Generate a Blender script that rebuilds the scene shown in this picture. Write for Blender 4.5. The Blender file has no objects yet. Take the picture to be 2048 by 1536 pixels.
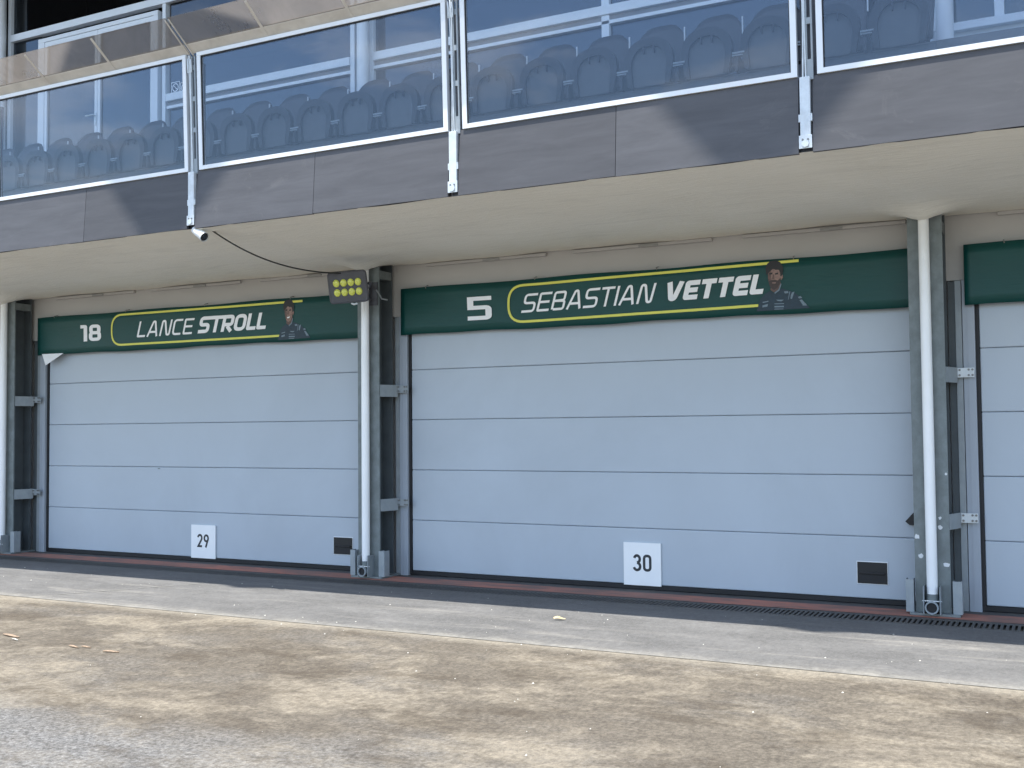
import bpy, bmesh, math, random
from mathutils import Vector, Matrix
random.seed(7)
sc = bpy.context.scene
R = math.radians

# ------------------------------------------------------------------ camera
F_PX, YAW, PITCH, ROLL, CAM_H, CAM_D = 2150.0, 0.474127, 0.040930, -0.0091875, 1.77886, 11.14468
def cam_axes():
    cy, sy, cp, sp = math.cos(YAW), math.sin(YAW), math.cos(PITCH), math.sin(PITCH)
    f = Vector((-sy*cp, cy*cp, sp)); r = Vector((cy, sy, 0)); u = r.cross(f)
    c, s = math.cos(ROLL), math.sin(ROLL)
    return c*r+s*u, -s*r+c*u, f
AX_R, AX_U, AX_F = cam_axes()
CAM = Vector((0, -CAM_D, CAM_H))
cam_data = bpy.data.cameras.new('Camera'); cam = bpy.data.objects.new('Camera', cam_data)
sc.collection.objects.link(cam); sc.camera = cam
cam.matrix_world = Matrix(((AX_R.x, AX_U.x, -AX_F.x, CAM.x), (AX_R.y, AX_U.y, -AX_F.y, CAM.y),
                           (AX_R.z, AX_U.z, -AX_F.z, CAM.z), (0, 0, 0, 1)))
cam_data.sensor_width = 36; cam_data.lens = F_PX*36/2048; cam_data.clip_end = 3000; cam_data.clip_start = .05

# ------------------------------------------------------------------ sky, sun, exposure
SUN_TO = Vector((-.045, -.285, 1)).normalized()
world = bpy.data.worlds.new('World'); sc.world = world; world.use_nodes = True
wn, wl = world.node_tree.nodes, world.node_tree.links
wn.clear()
wo = wn.new('ShaderNodeOutputWorld'); bg = wn.new('ShaderNodeBackground'); sky = wn.new('ShaderNodeTexSky')
sky.sky_type = 'NISHITA'; sky.sun_disc = False
sky.sun_elevation = math.asin(SUN_TO.z); sky.sun_rotation = math.atan2(SUN_TO.x, SUN_TO.y)
sky.air_density = 1.0; sky.dust_density = .5; sky.ozone_density = 1.4
tc = wn.new('ShaderNodeTexCoord'); mp = wn.new('ShaderNodeMapping'); mp.inputs['Scale'].default_value = (1.6, 1.6, 4.5)
n1 = wn.new('ShaderNodeTexNoise'); n1.inputs['Scale'].default_value = 3.4; n1.inputs['Detail'].default_value = 7; n1.inputs['Roughness'].default_value = .58; n1.inputs['Distortion'].default_value = .5
rp = wn.new('ShaderNodeValToRGB'); rp.color_ramp.elements[0].position = .50; rp.color_ramp.elements[1].position = .68
rp.color_ramp.elements[1].color = (.6, .6, .6, 1)
mx = wn.new('ShaderNodeMix'); mx.data_type = 'RGBA'; mx.inputs['B'].default_value = (8.2, 8.4, 8.8, 1)
wl.new(tc.outputs['Generated'], mp.inputs['Vector']); wl.new(mp.outputs['Vector'], n1.inputs['Vector'])
wl.new(n1.outputs['Fac'], rp.inputs['Fac']); wl.new(rp.outputs['Color'], mx.inputs['Factor'])
wl.new(sky.outputs['Color'], mx.inputs['A']); wl.new(mx.outputs['Result'], bg.inputs['Color'])
bg.inputs['Strength'].default_value = .135
wl.new(bg.outputs['Background'], wo.inputs['Surface'])
sun_d = bpy.data.lights.new('Sun', 'SUN'); sun = bpy.data.objects.new('Sun', sun_d); sc.collection.objects.link(sun)
sun_d.energy = 3.0; sun_d.angle = R(.53); sun_d.color = (1, .965, .91)
sun.rotation_euler = (-SUN_TO).to_track_quat('-Z', 'Y').to_euler(); sun.location = (0, -20, 40)
sc.view_settings.view_transform = 'Standard'; sc.view_settings.look = 'None'; sc.view_settings.gamma = 1
sc.view_settings.use_curve_mapping = False
sc.view_settings.exposure = 1.37
sc.cycles.max_bounces = 10; sc.cycles.transparent_max_bounces = 24; sc.cycles.diffuse_bounces = 5
sc.cycles.caustics_reflective = False; sc.cycles.caustics_refractive = False
sc.cycles.use_denoising = True

# ------------------------------------------------------------------ helpers
def ray(px, py): return AX_R*(px-1024)/F_PX + AX_U*(768-py)/F_PX + AX_F
def at(px, py, Y=0.0):                       # point of the vertical plane y = Y under a photo position
    d = ray(px, py); return CAM + d*((Y-CAM.y)/d.y)
def atz(px, py, Z=0.0):
    d = ray(px, py); return CAM + d*((Z-CAM.z)/d.z)
def topx(p):
    v = Vector(p)-CAM; z = v.dot(AX_F); return 1024+F_PX*v.dot(AX_R)/z, 768-F_PX*v.dot(AX_U)/z

COL = sc.collection
class MB:
    def __init__(s): s.v = []; s.f = []; s.sm = []
    def add(s, vs, fs, smooth=False):
        b = len(s.v); s.v += [tuple(v) for v in vs]; s.f += [tuple(i+b for i in f) for f in fs]; s.sm += [smooth]*len(fs); return s
    def box(s, x0, x1, y0, y1, z0, z1, bev=0.0):
        if x0 > x1: x0, x1 = x1, x0
        if y0 > y1: y0, y1 = y1, y0
        if z0 > z1: z0, z1 = z1, z0
        if bev <= 0:
            vs = [(x, y, z) for x in (x0, x1) for y in (y0, y1) for z in (z0, z1)]
            return s.add(vs, [(0,1,3,2),(4,6,7,5),(0,4,5,1),(2,3,7,6),(0,2,6,4),(1,5,7,3)])
        bm = bmesh.new(); bmesh.ops.create_cube(bm, size=1)
        for v in bm.verts: v.co = Vector(((x0+x1)/2+v.co.x*(x1-x0), (y0+y1)/2+v.co.y*(y1-y0), (z0+z1)/2+v.co.z*(z1-z0)))
        bmesh.ops.bevel(bm, geom=bm.edges[:], offset=bev, segments=2, affect='EDGES', profile=.5)
        return s.frombm(bm)
    def frombm(s, bm, smooth=False):
        bm.verts.index_update(); s.add([v.co[:] for v in bm.verts], [[v.index for v in f.verts] for f in bm.faces], smooth); bm.free(); return s
    def prism(s, poly, axis, a, b):          # poly: 2-D outline, extruded along axis from a to b
        n = len(poly)
        def P(u, w, t): return {'y': (u, t, w), 'x': (t, u, w), 'z': (u, w, t)}[axis]
        vs = [P(u, w, a) for u, w in poly]+[P(u, w, b) for u, w in poly]
        s.add(vs, [tuple(range(n)), tuple(range(2*n-1, n-1, -1))]+[(i, (i+1) % n, n+(i+1) % n, n+i) for i in range(n)]); return s
    def tube(s, pts, r, n=10, cap=True):
        pts = [Vector(p) for p in pts]; rs = r if isinstance(r, (list, tuple)) else [r]*len(pts)
        rings = []; up0 = None
        for i, p in enumerate(pts):
            t = (pts[min(i+1, len(pts)-1)]-pts[max(i-1, 0)]).normalized()
            a = up0 if up0 is not None else (Vector((0, 0, 1)) if abs(t.z) < .9 else Vector((1, 0, 0)))
            u = (a-t*a.dot(t)).normalized(); w = t.cross(u); up0 = u
            rings.append([p+(u*math.cos(2*math.pi*k/n)+w*math.sin(2*math.pi*k/n))*rs[i] for k in range(n)])
        vs = [v for g in rings for v in g]; m = len(rings)
        s.add(vs, [(i*n+k, i*n+(k+1) % n, (i+1)*n+(k+1) % n, (i+1)*n+k) for i in range(m-1) for k in range(n)], True)
        if cap: s.add(rings[0], [tuple(range(n))[::-1]]); s.add(rings[-1], [tuple(range(n))])
        return s
    def grid(s, fn, nu, nv, smooth=True):
        vs = [fn(i/nu, j/nv) for i in range(nu+1) for j in range(nv+1)]
        return s.add(vs, [(i*(nv+1)+j, (i+1)*(nv+1)+j, (i+1)*(nv+1)+j+1, i*(nv+1)+j+1) for i in range(nu) for j in range(nv)], smooth)
    def mesh(s, name):
        me = bpy.data.meshes.new(name); me.from_pydata(s.v, [], s.f); me.validate()
        if len(me.polygons) == len(s.sm): me.polygons.foreach_set('use_smooth', s.sm)
        bm = bmesh.new(); bm.from_mesh(me); bmesh.ops.recalc_face_normals(bm, faces=bm.faces); bm.to_mesh(me); bm.free()
        me.update(); return me
def wloc(o):
    v = Vector((0, 0, 0))
    while o is not None: v += o.location; o = o.parent
    return v
def build(name, mb, mat, parent=None, origin=None):     # mb is in world coordinates
    me = mb.mesh(name); me.materials.append(mat)
    o = bpy.data.objects.new(name, me); COL.objects.link(o)
    base = wloc(parent) if parent else Vector((0, 0, 0))
    org = Vector(origin) if origin is not None else base
    me.transform(Matrix.Translation(-org))
    if parent: o.parent = parent
    o.location = org-base
    return o
def inst(o, parent, loc, rot=None):                      # copy sharing mesh data; loc in world coordinates
    c = o.copy(); COL.objects.link(c); c.parent = parent
    c.location = Vector(loc)-(wloc(parent) if parent else Vector((0, 0, 0)))
    if rot: c.rotation_euler = rot
    return c
def tag(o, label, cat, group=None):
    o['label'] = label; o['category'] = cat
    if group: o['group'] = group
    return o
def thing(name, label, cat, loc, group=None):
    o = bpy.data.objects.new(name, None); COL.objects.link(o); o.location = loc; o.empty_display_size = .2
    return tag(o, label, cat, group)
def struct(name, mb, mat):
    o = build(name, mb, mat); o['kind'] = 'structure'; return o

# ------------------------------------------------------------------ materials
def nt(name):
    m = bpy.data.materials.new(name); m.use_nodes = True
    return m, m.node_tree.nodes, m.node_tree.links, m.node_tree.nodes['Principled BSDF']
def noise(n, l, vec, scale, detail=4, rough=.55, dist=0):
    t = n.new('ShaderNodeTexNoise'); t.inputs['Scale'].default_value = scale; t.inputs['Detail'].default_value = detail
    t.inputs['Roughness'].default_value = rough; t.inputs['Distortion'].default_value = dist
    if vec is not None: l.new(vec, t.inputs['Vector'])
    return t.outputs['Fac']
def ramp(n, l, fac, stops):
    r = n.new('ShaderNodeValToRGB'); cr = r.color_ramp
    while len(cr.elements) < len(stops): cr.elements.new(.5)
    for e, (p, c) in zip(cr.elements, stops):
        e.position = p; e.color = (c, c, c, 1) if not isinstance(c, tuple) else (*c, 1)
    l.new(fac, r.inputs['Fac']); return r.outputs['Color']
def mixc(n, l, fac, a, b, mode='MIX'):
    m = n.new('ShaderNodeMix'); m.data_type = 'RGBA'; m.blend_type = mode
    for k, v in (('Factor', fac), ('A', a), ('B', b)):
        if isinstance(v, (int, float)): m.inputs[k].default_value = v
        elif isinstance(v, tuple): m.inputs[k].default_value = (*v, 1)
        else: l.new(v, m.inputs[k])
    return m.outputs['Result']
def wpos(n, l, scale=(1, 1, 1)):
    g = n.new('ShaderNodeNewGeometry'); m = n.new('ShaderNodeMapping'); m.inputs['Scale'].default_value = scale
    l.new(g.outputs['Position'], m.inputs['Vector']); return m.outputs['Vector']
def bump(n, l, h, strength=.3, dist=.01):
    b = n.new('ShaderNodeBump'); b.inputs['Strength'].default_value = strength; b.inputs['Distance'].default_value = dist
    l.new(h, b.inputs['Height']); return b.outputs['Normal']
def simple(name, col, rough=.5, metal=0.0, var=.12, scale=6.0, stretch=(1, 1, 1), bmp=0.0, bscale=60, spec=.5, dirt=None, dirt_amt=.4):
    m, n, l, b = nt(name)
    v = wpos(n, l, stretch)
    f = noise(n, l, v, scale, 5, .6)
    c = mixc(n, l, ramp(n, l, f, [(.3, 0.0), (.7, 1.0)]), tuple(x*(1-var) for x in col), tuple(min(1, x*(1+var)) for x in col))
    if dirt:
        f2 = ramp(n, l, noise(n, l, v, scale*.45, 6, .68, .6), [(.48, 0.0), (.72, dirt_amt)])
        c = mixc(n, l, f2, c, dirt)
    l.new(c, b.inputs['Base Color'])
    fr = n.new('ShaderNodeMapRange'); fr.inputs['To Min'].default_value = max(.02, rough-.08); fr.inputs['To Max'].default_value = min(1, rough+.1)
    l.new(f, fr.inputs['Value']); l.new(fr.outputs['Result'], b.inputs['Roughness'])
    b.inputs['Metallic'].default_value = metal; b.inputs['Specular IOR Level'].default_value = spec
    if bmp: l.new(bump(n, l, noise(n, l, wpos(n, l), bscale, 4), bmp, .004), b.inputs['Normal'])
    return m
M = {}
M['door'] = simple('door_paint', (.455, .512, .572), .40, 0, .03, .9, (1, 1, .8), .05, 160, .45, (.385, .435, .485), .5)
M['alu'] = simple('frame_aluminium', (.36, .40, .45), .45, .0, .04, 8, (4, 4, .4), .05, 90)
M['galv'] = simple('galvanised_steel', (.29, .325, .345), .5, .1, .08, 9, (2, 2, 1.2), .08, 70, .5, (.44, .45, .44), .3)
M['galv_dark'] = simple('weathered_galvanised_steel', (.185, .212, .215), .52, .15, .20, 11, (1, 1, .8), .08, 70, .4, (.13, .145, .145), .5)
M['galv_deep'] = simple('shaded_dark_steel', (.085, .10, .108), .6, .1, .15, 6, (1, 1, 1), .08, 70)  # darker copy of the column steel, recess shade put into its colour
M['galv_light'] = simple('bright_zinc_steel', (.62, .66, .68), .42, .15, .1, 14, (1, 1, 1), .06, 80, .5, (.42, .42, .4), .35)
M['pipe'] = simple('white_pipe', (.90, .915, .925), .24, 0, .05, 5, (1, 1, .3), 0, 50, .5, (.55, .54, .5), .3)
M['white'] = simple('white_powder_coat', (.80, .82, .83), .38, 0, .03, 5, (1, 1, 1), 0, 60, .5, (.62, .6, .56), .25)
M['fwhite'] = simple('facade_white_aluminium', (.74, .78, .82), .4, 0, .03, 5)
M['beige'] = simple('dusty_beige_aluminium', (.64, .59, .52), .5, .0, .08, 6, (1, 1, 1), .03, 60, .4, (.36, .31, .25), .4)
M['rubber'] = simple('black_rubber', (.012, .012, .014), .6, 0, .2, 10)
M['black'] = simple('black_plastic', (.009, .009, .011), .5, 0, .15, 20)
M['lampbody'] = simple('dark_grey_lamp_housing', (.075, .078, .092), .42, 0, .12, 15)
M['cable'] = simple('black_cable', (.02, .02, .02), .55)
M['camwhite'] = simple('white_camera_plastic', (.8, .8, .78), .35, 0, .03)
M['lens'] = simple('dark_glass_lens', (.01, .011, .014), .08)
M['seat'] = simple('dark_grey_seat_plastic', (.014, .015, .018), .48, 0, .1, 12)
M['seat2'] = simple('grey_seat_underside_plastic', (.075, .078, .082), .5, 0, .1, 12)
M['seatback'] = simple('grey_seat_backrest_plastic', (.036, .038, .042), .48, 0, .1, 12)
M['interior'] = simple('dark_room_paint', (.035, .035, .04), .8, 0, .1, 2)
M['furn'] = simple('brown_furniture_board', (.13, .105, .085), .6, 0, .1, 3)
M['slab'] = simple('grey_terrace_concrete', (.20, .20, .205), .8, 0, .15, 3, (1, 1, 1), .15, 40)
M['lintel'] = simple('grey_wall_cladding', (.47, .455, .44), .7, 0, .05, 1.4, (.5, 1, 1), .05, 60, .3, (.37, .36, .345), .25)
M['print_white'] = simple('white_print', (.92, .93, .95), .5, 0, .02, 8)
M['print_yellow'] = simple('yellow_print', (.74, .72, .12), .5, 0, .05, 8)
M['plate'] = simple('white_number_plate', (.90, .92, .93), .4, 0, .02, 4)
M['ink'] = simple('dark_grey_ink', (.022, .027, .033), .45)
M['hair'] = simple('dark_hair_print', (.016, .014, .016), .5)
M['skin'] = simple('skin_tone_print', (.27, .17, .14), .5, 0, .25, 55)
M['skin_shade'] = simple('darker_skin_tone_print', (.13, .078, .066), .5, 0, .2, 40)
M['beard'] = simple('brown_beard_print', (.055, .036, .033), .5, 0, .25, 60)
M['suit'] = simple('dark_teal_suit_print', (.014, .036, .058), .5, 0, .25, 30)
M['suit_mark'] = simple('pale_suit_mark_print', (.17, .235, .29), .5, 0, .15, 40)
M['clip'] = simple('grey_clip_metal', (.30, .30, .29), .5, .3)
M['leaf'] = simple('dry_leaf', (.62, .50, .26), .7, 0, .2, 60)
M['bark'] = simple('pale_wood_bark', (.36, .26, .18), .8, 0, .3, 50, (1, 1, 1), .4, 120)
M['grit'] = simple('pale_grit', (.60, .57, .50), .8, 0, .25, 20)
M['roofcloth'] = simple('white_roof_membrane', (.72, .70, .66), .7)
M['dab'] = simple('white_paint_dab', (.72, .74, .75), .6)
M['boltm'] = simple('steel_bolt', (.20, .20, .20), .4, .6)
M['threshold'] = simple('dark_threshold_concrete', (.10, .098, .094), .85, 0, .25, 5, (1, 2, 1), .3, 50, .3, (.15, .14, .125), .5)
M['grate'] = simple('cast_iron_grate', (.095, .092, .088), .65, .3, .25, 14, (1, 1, 1), .2, 90, .4, (.17, .15, .12), .5)
M['trough'] = simple('dark_drain_trough', (.02, .02, .02), .9)

def soffit_mat():
    m, n, l, b = nt('cream_soffit_membrane')
    v = wpos(n, l, (1, 1, 1))
    f = ramp(n, l, noise(n, l, v, .8, 5, .6), [(.3, 0.0), (.75, 1.0)])
    c = mixc(n, l, f, (.86, .825, .72), (.92, .89, .79))
    f2 = ramp(n, l, noise(n, l, wpos(n, l, (.5, 2.4, 1)), 2.2, 7, .66, .8), [(.52, 0.0), (.78, .35)])
    c = mixc(n, l, f2, c, (.60, .575, .50))
    l.new(c, b.inputs['Base Color']); b.inputs['Roughness'].default_value = .75; b.inputs['Specular IOR Level'].default_value = .2
    h = noise(n, l, wpos(n, l, (1.2, 7, 3)), 2.4, 6, .62, 1.2)
    l.new(bump(n, l, h, .38, .03), b.inputs['Normal']); return m
M['soffit'] = soffit_mat()

def fascia_mat():
    m, n, l, b = nt('dark_grey_composite_panel')
    oi = n.new('ShaderNodeObjectInfo')
    v = wpos(n, l, (.5, 1, 3.2))
    f = ramp(n, l, noise(n, l, v, 2.6, 7, .66, .4), [(.3, 0.0), (.72, 1.0)])
    c = mixc(n, l, f, (.084, .084, .089), (.113, .113, .120))
    f2 = ramp(n, l, noise(n, l, wpos(n, l, (.25, 1, 14)), 3, 6, .7), [(.58, 0.0), (.75, .5)])
    c = mixc(n, l, f2, c, (.072, .071, .074))
    f3 = ramp(n, l, noise(n, l, wpos(n, l), 1.3, 8, .7, 1.5), [(.60, 0.0), (.70, .4)])
    c = mixc(n, l, f3, c, (.165, .16, .16))
    mul = n.new('ShaderNodeMapRange'); mul.inputs['To Min'].default_value = .9; mul.inputs['To Max'].default_value = 1.1
    l.new(oi.outputs['Random'], mul.inputs['Value'])
    hs = n.new('ShaderNodeHueSaturation'); l.new(mul.outputs['Result'], hs.inputs['Value']); l.new(c, hs.inputs['Color'])
    l.new(hs.outputs['Color'], b.inputs['Base Color'])
    b.inputs['Roughness'].default_value = .55; b.inputs['Specular IOR Level'].default_value = .18
    l.new(bump(n, l, noise(n, l, wpos(n, l, (.4, 1, 12)), 8, 4), .06, .003), b.inputs['Normal']); return m
M['fascia'] = fascia_mat()

def banner_mat():
    m, n, l, b = nt('green_banner_vinyl')
    f = noise(n, l, wpos(n, l), 2.2, 3, .5)
    c = mixc(n, l, f, (.003, .050, .046), (.004, .066, .060))
    l.new(c, b.inputs['Base Color']); b.inputs['Roughness'].default_value = .42; b.inputs['Specular IOR Level'].default_value = .35
    h = noise(n, l, wpos(n, l, (1.2, 1, 9)), 3, 3, .5, .6)
    l.new(bump(n, l, h, .25, .012), b.inputs['Normal']); return m
M['banner'] = banner_mat()

def glass_mat(name, tint, refl, rcol, rough=0.0, dust=.0, dustcol=(.5, .5, .5)):
    m, n, l, b = nt(name); n.remove(b)
    out = n['Material Output']
    tr = n.new('ShaderNodeBsdfTransparent'); tr.inputs['Color'].default_value = (*tint, 1)
    gl = n.new('ShaderNodeBsdfGlossy'); gl.inputs['Color'].default_value = (*rcol, 1); gl.inputs['Roughness'].default_value = rough
    lw = n.new('ShaderNodeLayerWeight'); lw.inputs['Blend'].default_value = .5
    pw = n.new('ShaderNodeMath'); pw.operation = 'POWER'; pw.inputs[1].default_value = 4.0; l.new(lw.outputs['Facing'], pw.inputs[0])
    ad = n.new('ShaderNodeMath'); ad.operation = 'MULTIPLY_ADD'; ad.inputs[1].default_value = .8; ad.inputs[2].default_value = refl; ad.use_clamp = True
    l.new(pw.outputs[0], ad.inputs[0])
    nm = bump(n, l, noise(n, l, wpos(n, l), 1.6, 2), .02, .02); l.new(nm, gl.inputs['Normal'])
    mx = n.new('ShaderNodeMixShader'); l.new(ad.outputs[0], mx.inputs[0]); l.new(tr.outputs[0], mx.inputs[1]); l.new(gl.outputs[0], mx.inputs[2])
    res = mx.outputs[0]
    if dust:
        df = n.new('ShaderNodeBsdfDiffuse'); df.inputs['Color'].default_value = (*dustcol, 1)
        m2 = n.new('ShaderNodeMixShader')
        l.new(ramp(n, l, noise(n, l, wpos(n, l, (1, 1, 1.5)), 2.2, 6, .65, .7), [(.3, dust*.5), (.75, dust*1.6)]), m2.inputs[0])
        l.new(res, m2.inputs[1]); l.new(df.outputs[0], m2.inputs[2]); res = m2.outputs[0]
    l.new(res, out.inputs['Surface']); return m
M['glass'] = glass_mat('tinted_balustrade_glass', (.80, .83, .86), .058, (.74, .79, .86), 0, .006, (.5, .52, .55))
M['winglass'] = glass_mat('dark_window_glass', (.30, .33, .36), .085, (.80, .86, .93))
def sheet_mat():
    m, n, l, b = nt('dusty_translucent_sheet'); n.remove(b); out = n['Material Output']
    tr = n.new('ShaderNodeBsdfTransparent'); tr.inputs['Color'].default_value = (.72, .70, .68, 1)
    tl = n.new('ShaderNodeBsdfTranslucent'); tl.inputs['Color'].default_value = (.72, .69, .67, 1)
    df = n.new('ShaderNodeBsdfDiffuse'); df.inputs['Color'].default_value = (.72, .68, .65, 1)
    m1 = n.new('ShaderNodeMixShader'); m1.inputs[0].default_value = .5; l.new(tl.outputs[0], m1.inputs[1]); l.new(df.outputs[0], m1.inputs[2])
    m2 = n.new('ShaderNodeMixShader')
    l.new(ramp(n, l, noise(n, l, wpos(n, l), 1.1, 6, .6, 1.0), [(.35, .24), (.7, .38)]), m2.inputs[0])
    l.new(tr.outputs[0], m2.inputs[1]); l.new(m1.outputs[0], m2.inputs[2]); l.new(m2.outputs[0], out.inputs['Surface']); return m
M['sheet'] = sheet_mat()

def ledlens():
    m, n, l, b = nt('yellow_led_lens')
    v = n.new('ShaderNodeTexVoronoi'); v.inputs['Scale'].default_value = 90; l.new(wpos(n, l), v.inputs['Vector'])
    c = mixc(n, l, ramp(n, l, v.outputs['Distance'], [(.1, 0.0), (.6, 1.0)]), (.50, .54, .03), (.74, .78, .16))
    l.new(c, b.inputs['Base Color']); b.inputs['Roughness'].default_value = .22; b.inputs['Coat Weight'].default_value = .5; return m
M['led'] = ledlens()

def ground_mats():
    # dusty asphalt
    m, n, l, b = nt('dusty_asphalt')
    P = wpos(n, l); 
    fine = noise(n, l, P, 95, 4, .7)
    grain = noise(n, l, P, 34, 4, .7)
    asph = mixc(n, l, ramp(n, l, grain, [(.36, 0.0), (.64, 1.0)]), (.10, .097, .092), (.315, .308, .296))
    asph = mixc(n, l, ramp(n, l, fine, [(.38, 0.0), (.62, 1.0)]), mixc(n, l, .5, asph, (.06, .057, .052)), asph)
    dcol = mixc(n, l, ramp(n, l, noise(n, l, P, 5.5, 6, .68), [(.3, 0.0), (.7, 1.0)]), (.122, .104, .081), (.208, .179, .139))
    dcol = mixc(n, l, ramp(n, l, grain, [(.38, 0.0), (.60, 1.0)]), mixc(n, l, .55, dcol, (.07, .059, .047)), dcol)
    big = noise(n, l, wpos(n, l, (.8, 1.15, 1)), .85, 7, .66, .25)
    sx = n.new('ShaderNodeSeparateXYZ'); l.new(P, sx.inputs[0])
    # y bands: bare greyer asphalt in the lane (y < -6), dust band between
    jit = n.new('ShaderNodeMath'); jit.operation = 'MULTIPLY_ADD'; jit.inputs[1].default_value = 1.5; l.new(noise(n, l, wpos(n, l, (.8, 1, 1)), 1.1, 5, .65), jit.inputs[0]); l.new(sx.outputs['Y'], jit.inputs[2])
    mr = n.new('ShaderNodeMapRange'); mr.inputs['From Min'].default_value = -6.05; mr.inputs['From Max'].default_value = -5.15; l.new(jit.outputs[0], mr.inputs['Value'])
    dm = n.new('ShaderNodeMath'); dm.operation = 'MULTIPLY'; l.new(mr.outputs['Result'], dm.inputs[0]); l.new(ramp(n, l, big, [(.22, .45), (.50, .95)]), dm.inputs[1])
    dm2 = n.new('ShaderNodeMath'); dm2.operation = 'MAXIMUM'; l.new(dm.outputs[0], dm2.inputs[0]); l.new(ramp(n, l, big, [(.55, 0.0), (.8, .45)]), dm2.inputs[1])
    c = mixc(n, l, dm2.outputs[0], asph, dcol)
    # pale sand drifts
    sand = noise(n, l, wpos(n, l, (.75, 1.1, 1)), 1.0, 10, .74, .3)
    sm = n.new('ShaderNodeMath'); sm.operation = 'MULTIPLY'; l.new(ramp(n, l, sand, [(.48, 0.0), (.59, .72)]), sm.inputs[0])
    l.new(ramp(n, l, noise(n, l, P, 26, 5, .75), [(.32, .25), (.58, 1.0)]), sm.inputs[1])
    sm2 = n.new('ShaderNodeMath'); sm2.operation = 'MULTIPLY'; l.new(sm.outputs[0], sm2.inputs[0])
    l.new(ramp(n, l, mr.outputs['Result'], [(0, .35), (1, 1.0)]), sm2.inputs[1])
    c = mixc(n, l, sm2.outputs[0], c, (.325, .282, .215))
    # dark damp looking stains
    dk = ramp(n, l, noise(n, l, wpos(n, l, (.8, 1.2, 1)), 1.2, 10, .74, .4), [(.50, 0.0), (.63, .62)])
    c = mixc(n, l, dk, c, (.078, .062, .045))
    j2 = n.new('ShaderNodeMath'); j2.operation = 'MULTIPLY_ADD'; j2.inputs[1].default_value = .30; l.new(noise(n, l, P, 2.6, 8, .75), j2.inputs[0]); l.new(sx.outputs['Y'], j2.inputs[2])
    m3 = n.new('ShaderNodeMapRange'); m3.inputs['From Min'].default_value = -3.22; m3.inputs['From Max'].default_value = -3.02; l.new(j2.outputs[0], m3.inputs['Value'])
    c = mixc(n, l, ramp(n, l, m3.outputs['Result'], [(0, 0.0), (1, .65)]), c, (.33, .295, .235))
    gr = ramp(n, l, noise(n, l, wpos(n, l, (1, .55, 1)), 21, 9, .86), [(.38, .56), (.62, 1.0)])
    c = mixc(n, l, 1.0, c, gr, 'MULTIPLY'); c = mixc(n, l, 1.0, c, (1.27, 1.275, 1.275), 'MULTIPLY')
    pale = ramp(n, l, noise(n, l, P, 210, 2, .5), [(.70, 0.0), (.78, .8)])
    c = mixc(n, l, pale, c, (.52, .49, .43))
    l.new(c, b.inputs['Base Color']); b.inputs['Roughness'].default_value = .92; b.inputs['Specular IOR Level'].default_value = .2
    h = mixc(n, l, .5, grain, fine)
    l.new(bump(n, l, h, .8, .012), b.inputs['Normal'])
    M['ground'] = m
    # apron asphalt (grey, cleaner)
    m, n, l, b = nt('grey_apron_asphalt')
    P = wpos(n, l); fine = noise(n, l, P, 110, 4, .7); grain = noise(n, l, P, 40, 4, .7)
    c = mixc(n, l, ramp(n, l, grain, [(.3, 0.0), (.7, 1.0)]), (.112, .110, .106), (.182, .179, .172))
    c = mixc(n, l, ramp(n, l, fine, [(.35, .5), (.6, 0.0)]), c, (.09, .086, .08))
    c = mixc(n, l, ramp(n, l, noise(n, l, wpos(n, l, (.6, 1.1, 1)), 1.6, 9, .72, .4), [(.42, 0.0), (.66, .7)]), c, (.215, .21, .20))
    c = mixc(n, l, ramp(n, l, noise(n, l, wpos(n, l, (.25, 2.2, 1)), 1.4, 7, .66, .7), [(.55, 0.0), (.70, .75)]), c, (.28, .266, .238))
    sx = n.new('ShaderNodeSeparateXYZ'); l.new(P, sx.inputs[0])
    jit = n.new('ShaderNodeMath'); jit.operation = 'MULTIPLY_ADD'; jit.inputs[1].default_value = .34; l.new(noise(n, l, wpos(n, l, (1, 1, 1)), 2.2, 6, .68), jit.inputs[0]); l.new(sx.outputs['Y'], jit.inputs[2])
    mr = n.new('ShaderNodeMapRange'); mr.inputs['From Min'].default_value = -2.70; mr.inputs['From Max'].default_value = -2.98; l.new(jit.outputs[0], mr.inputs['Value'])
    pm = n.new('ShaderNodeMath'); pm.operation = 'MULTIPLY'; l.new(ramp(n, l, mr.outputs['Result'], [(0, 0.0), (.5, .18), (.85, .7)]), pm.inputs[0])
    l.new(ramp(n, l, noise(n, l, P, 3.5, 8, .75), [(.34, .1), (.62, 1.0)]), pm.inputs[1])
    c = mixc(n, l, pm.outputs[0], c, (.35, .33, .285))
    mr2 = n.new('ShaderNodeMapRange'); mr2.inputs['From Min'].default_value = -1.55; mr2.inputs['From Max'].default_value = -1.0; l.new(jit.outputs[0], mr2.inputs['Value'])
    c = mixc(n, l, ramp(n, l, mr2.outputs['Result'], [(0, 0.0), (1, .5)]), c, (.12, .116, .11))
    gr = ramp(n, l, noise(n, l, wpos(n, l, (1, .55, 1)), 19, 9, .82), [(.34, .70), (.66, 1.0)])
    c = mixc(n, l, 1.0, c, gr, 'MULTIPLY'); c = mixc(n, l, 1.0, c, (1.15, 1.15, 1.15), 'MULTIPLY')
    pale = ramp(n, l, noise(n, l, P, 190, 2, .5), [(.71, 0.0), (.78, .8)])
    c = mixc(n, l, pale, c, (.55, .52, .46))
    l.new(c, b.inputs['Base Color']); b.inputs['Roughness'].default_value = .9; b.inputs['Specular IOR Level'].default_value = .25
    l.new(bump(n, l, mixc(n, l, .5, grain, fine), .6, .01), b.inputs['Normal']); M['apron'] = m
    # worn red paint
    m, n, l, b = nt('worn_red_floor_paint')
    P = wpos(n, l)
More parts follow.
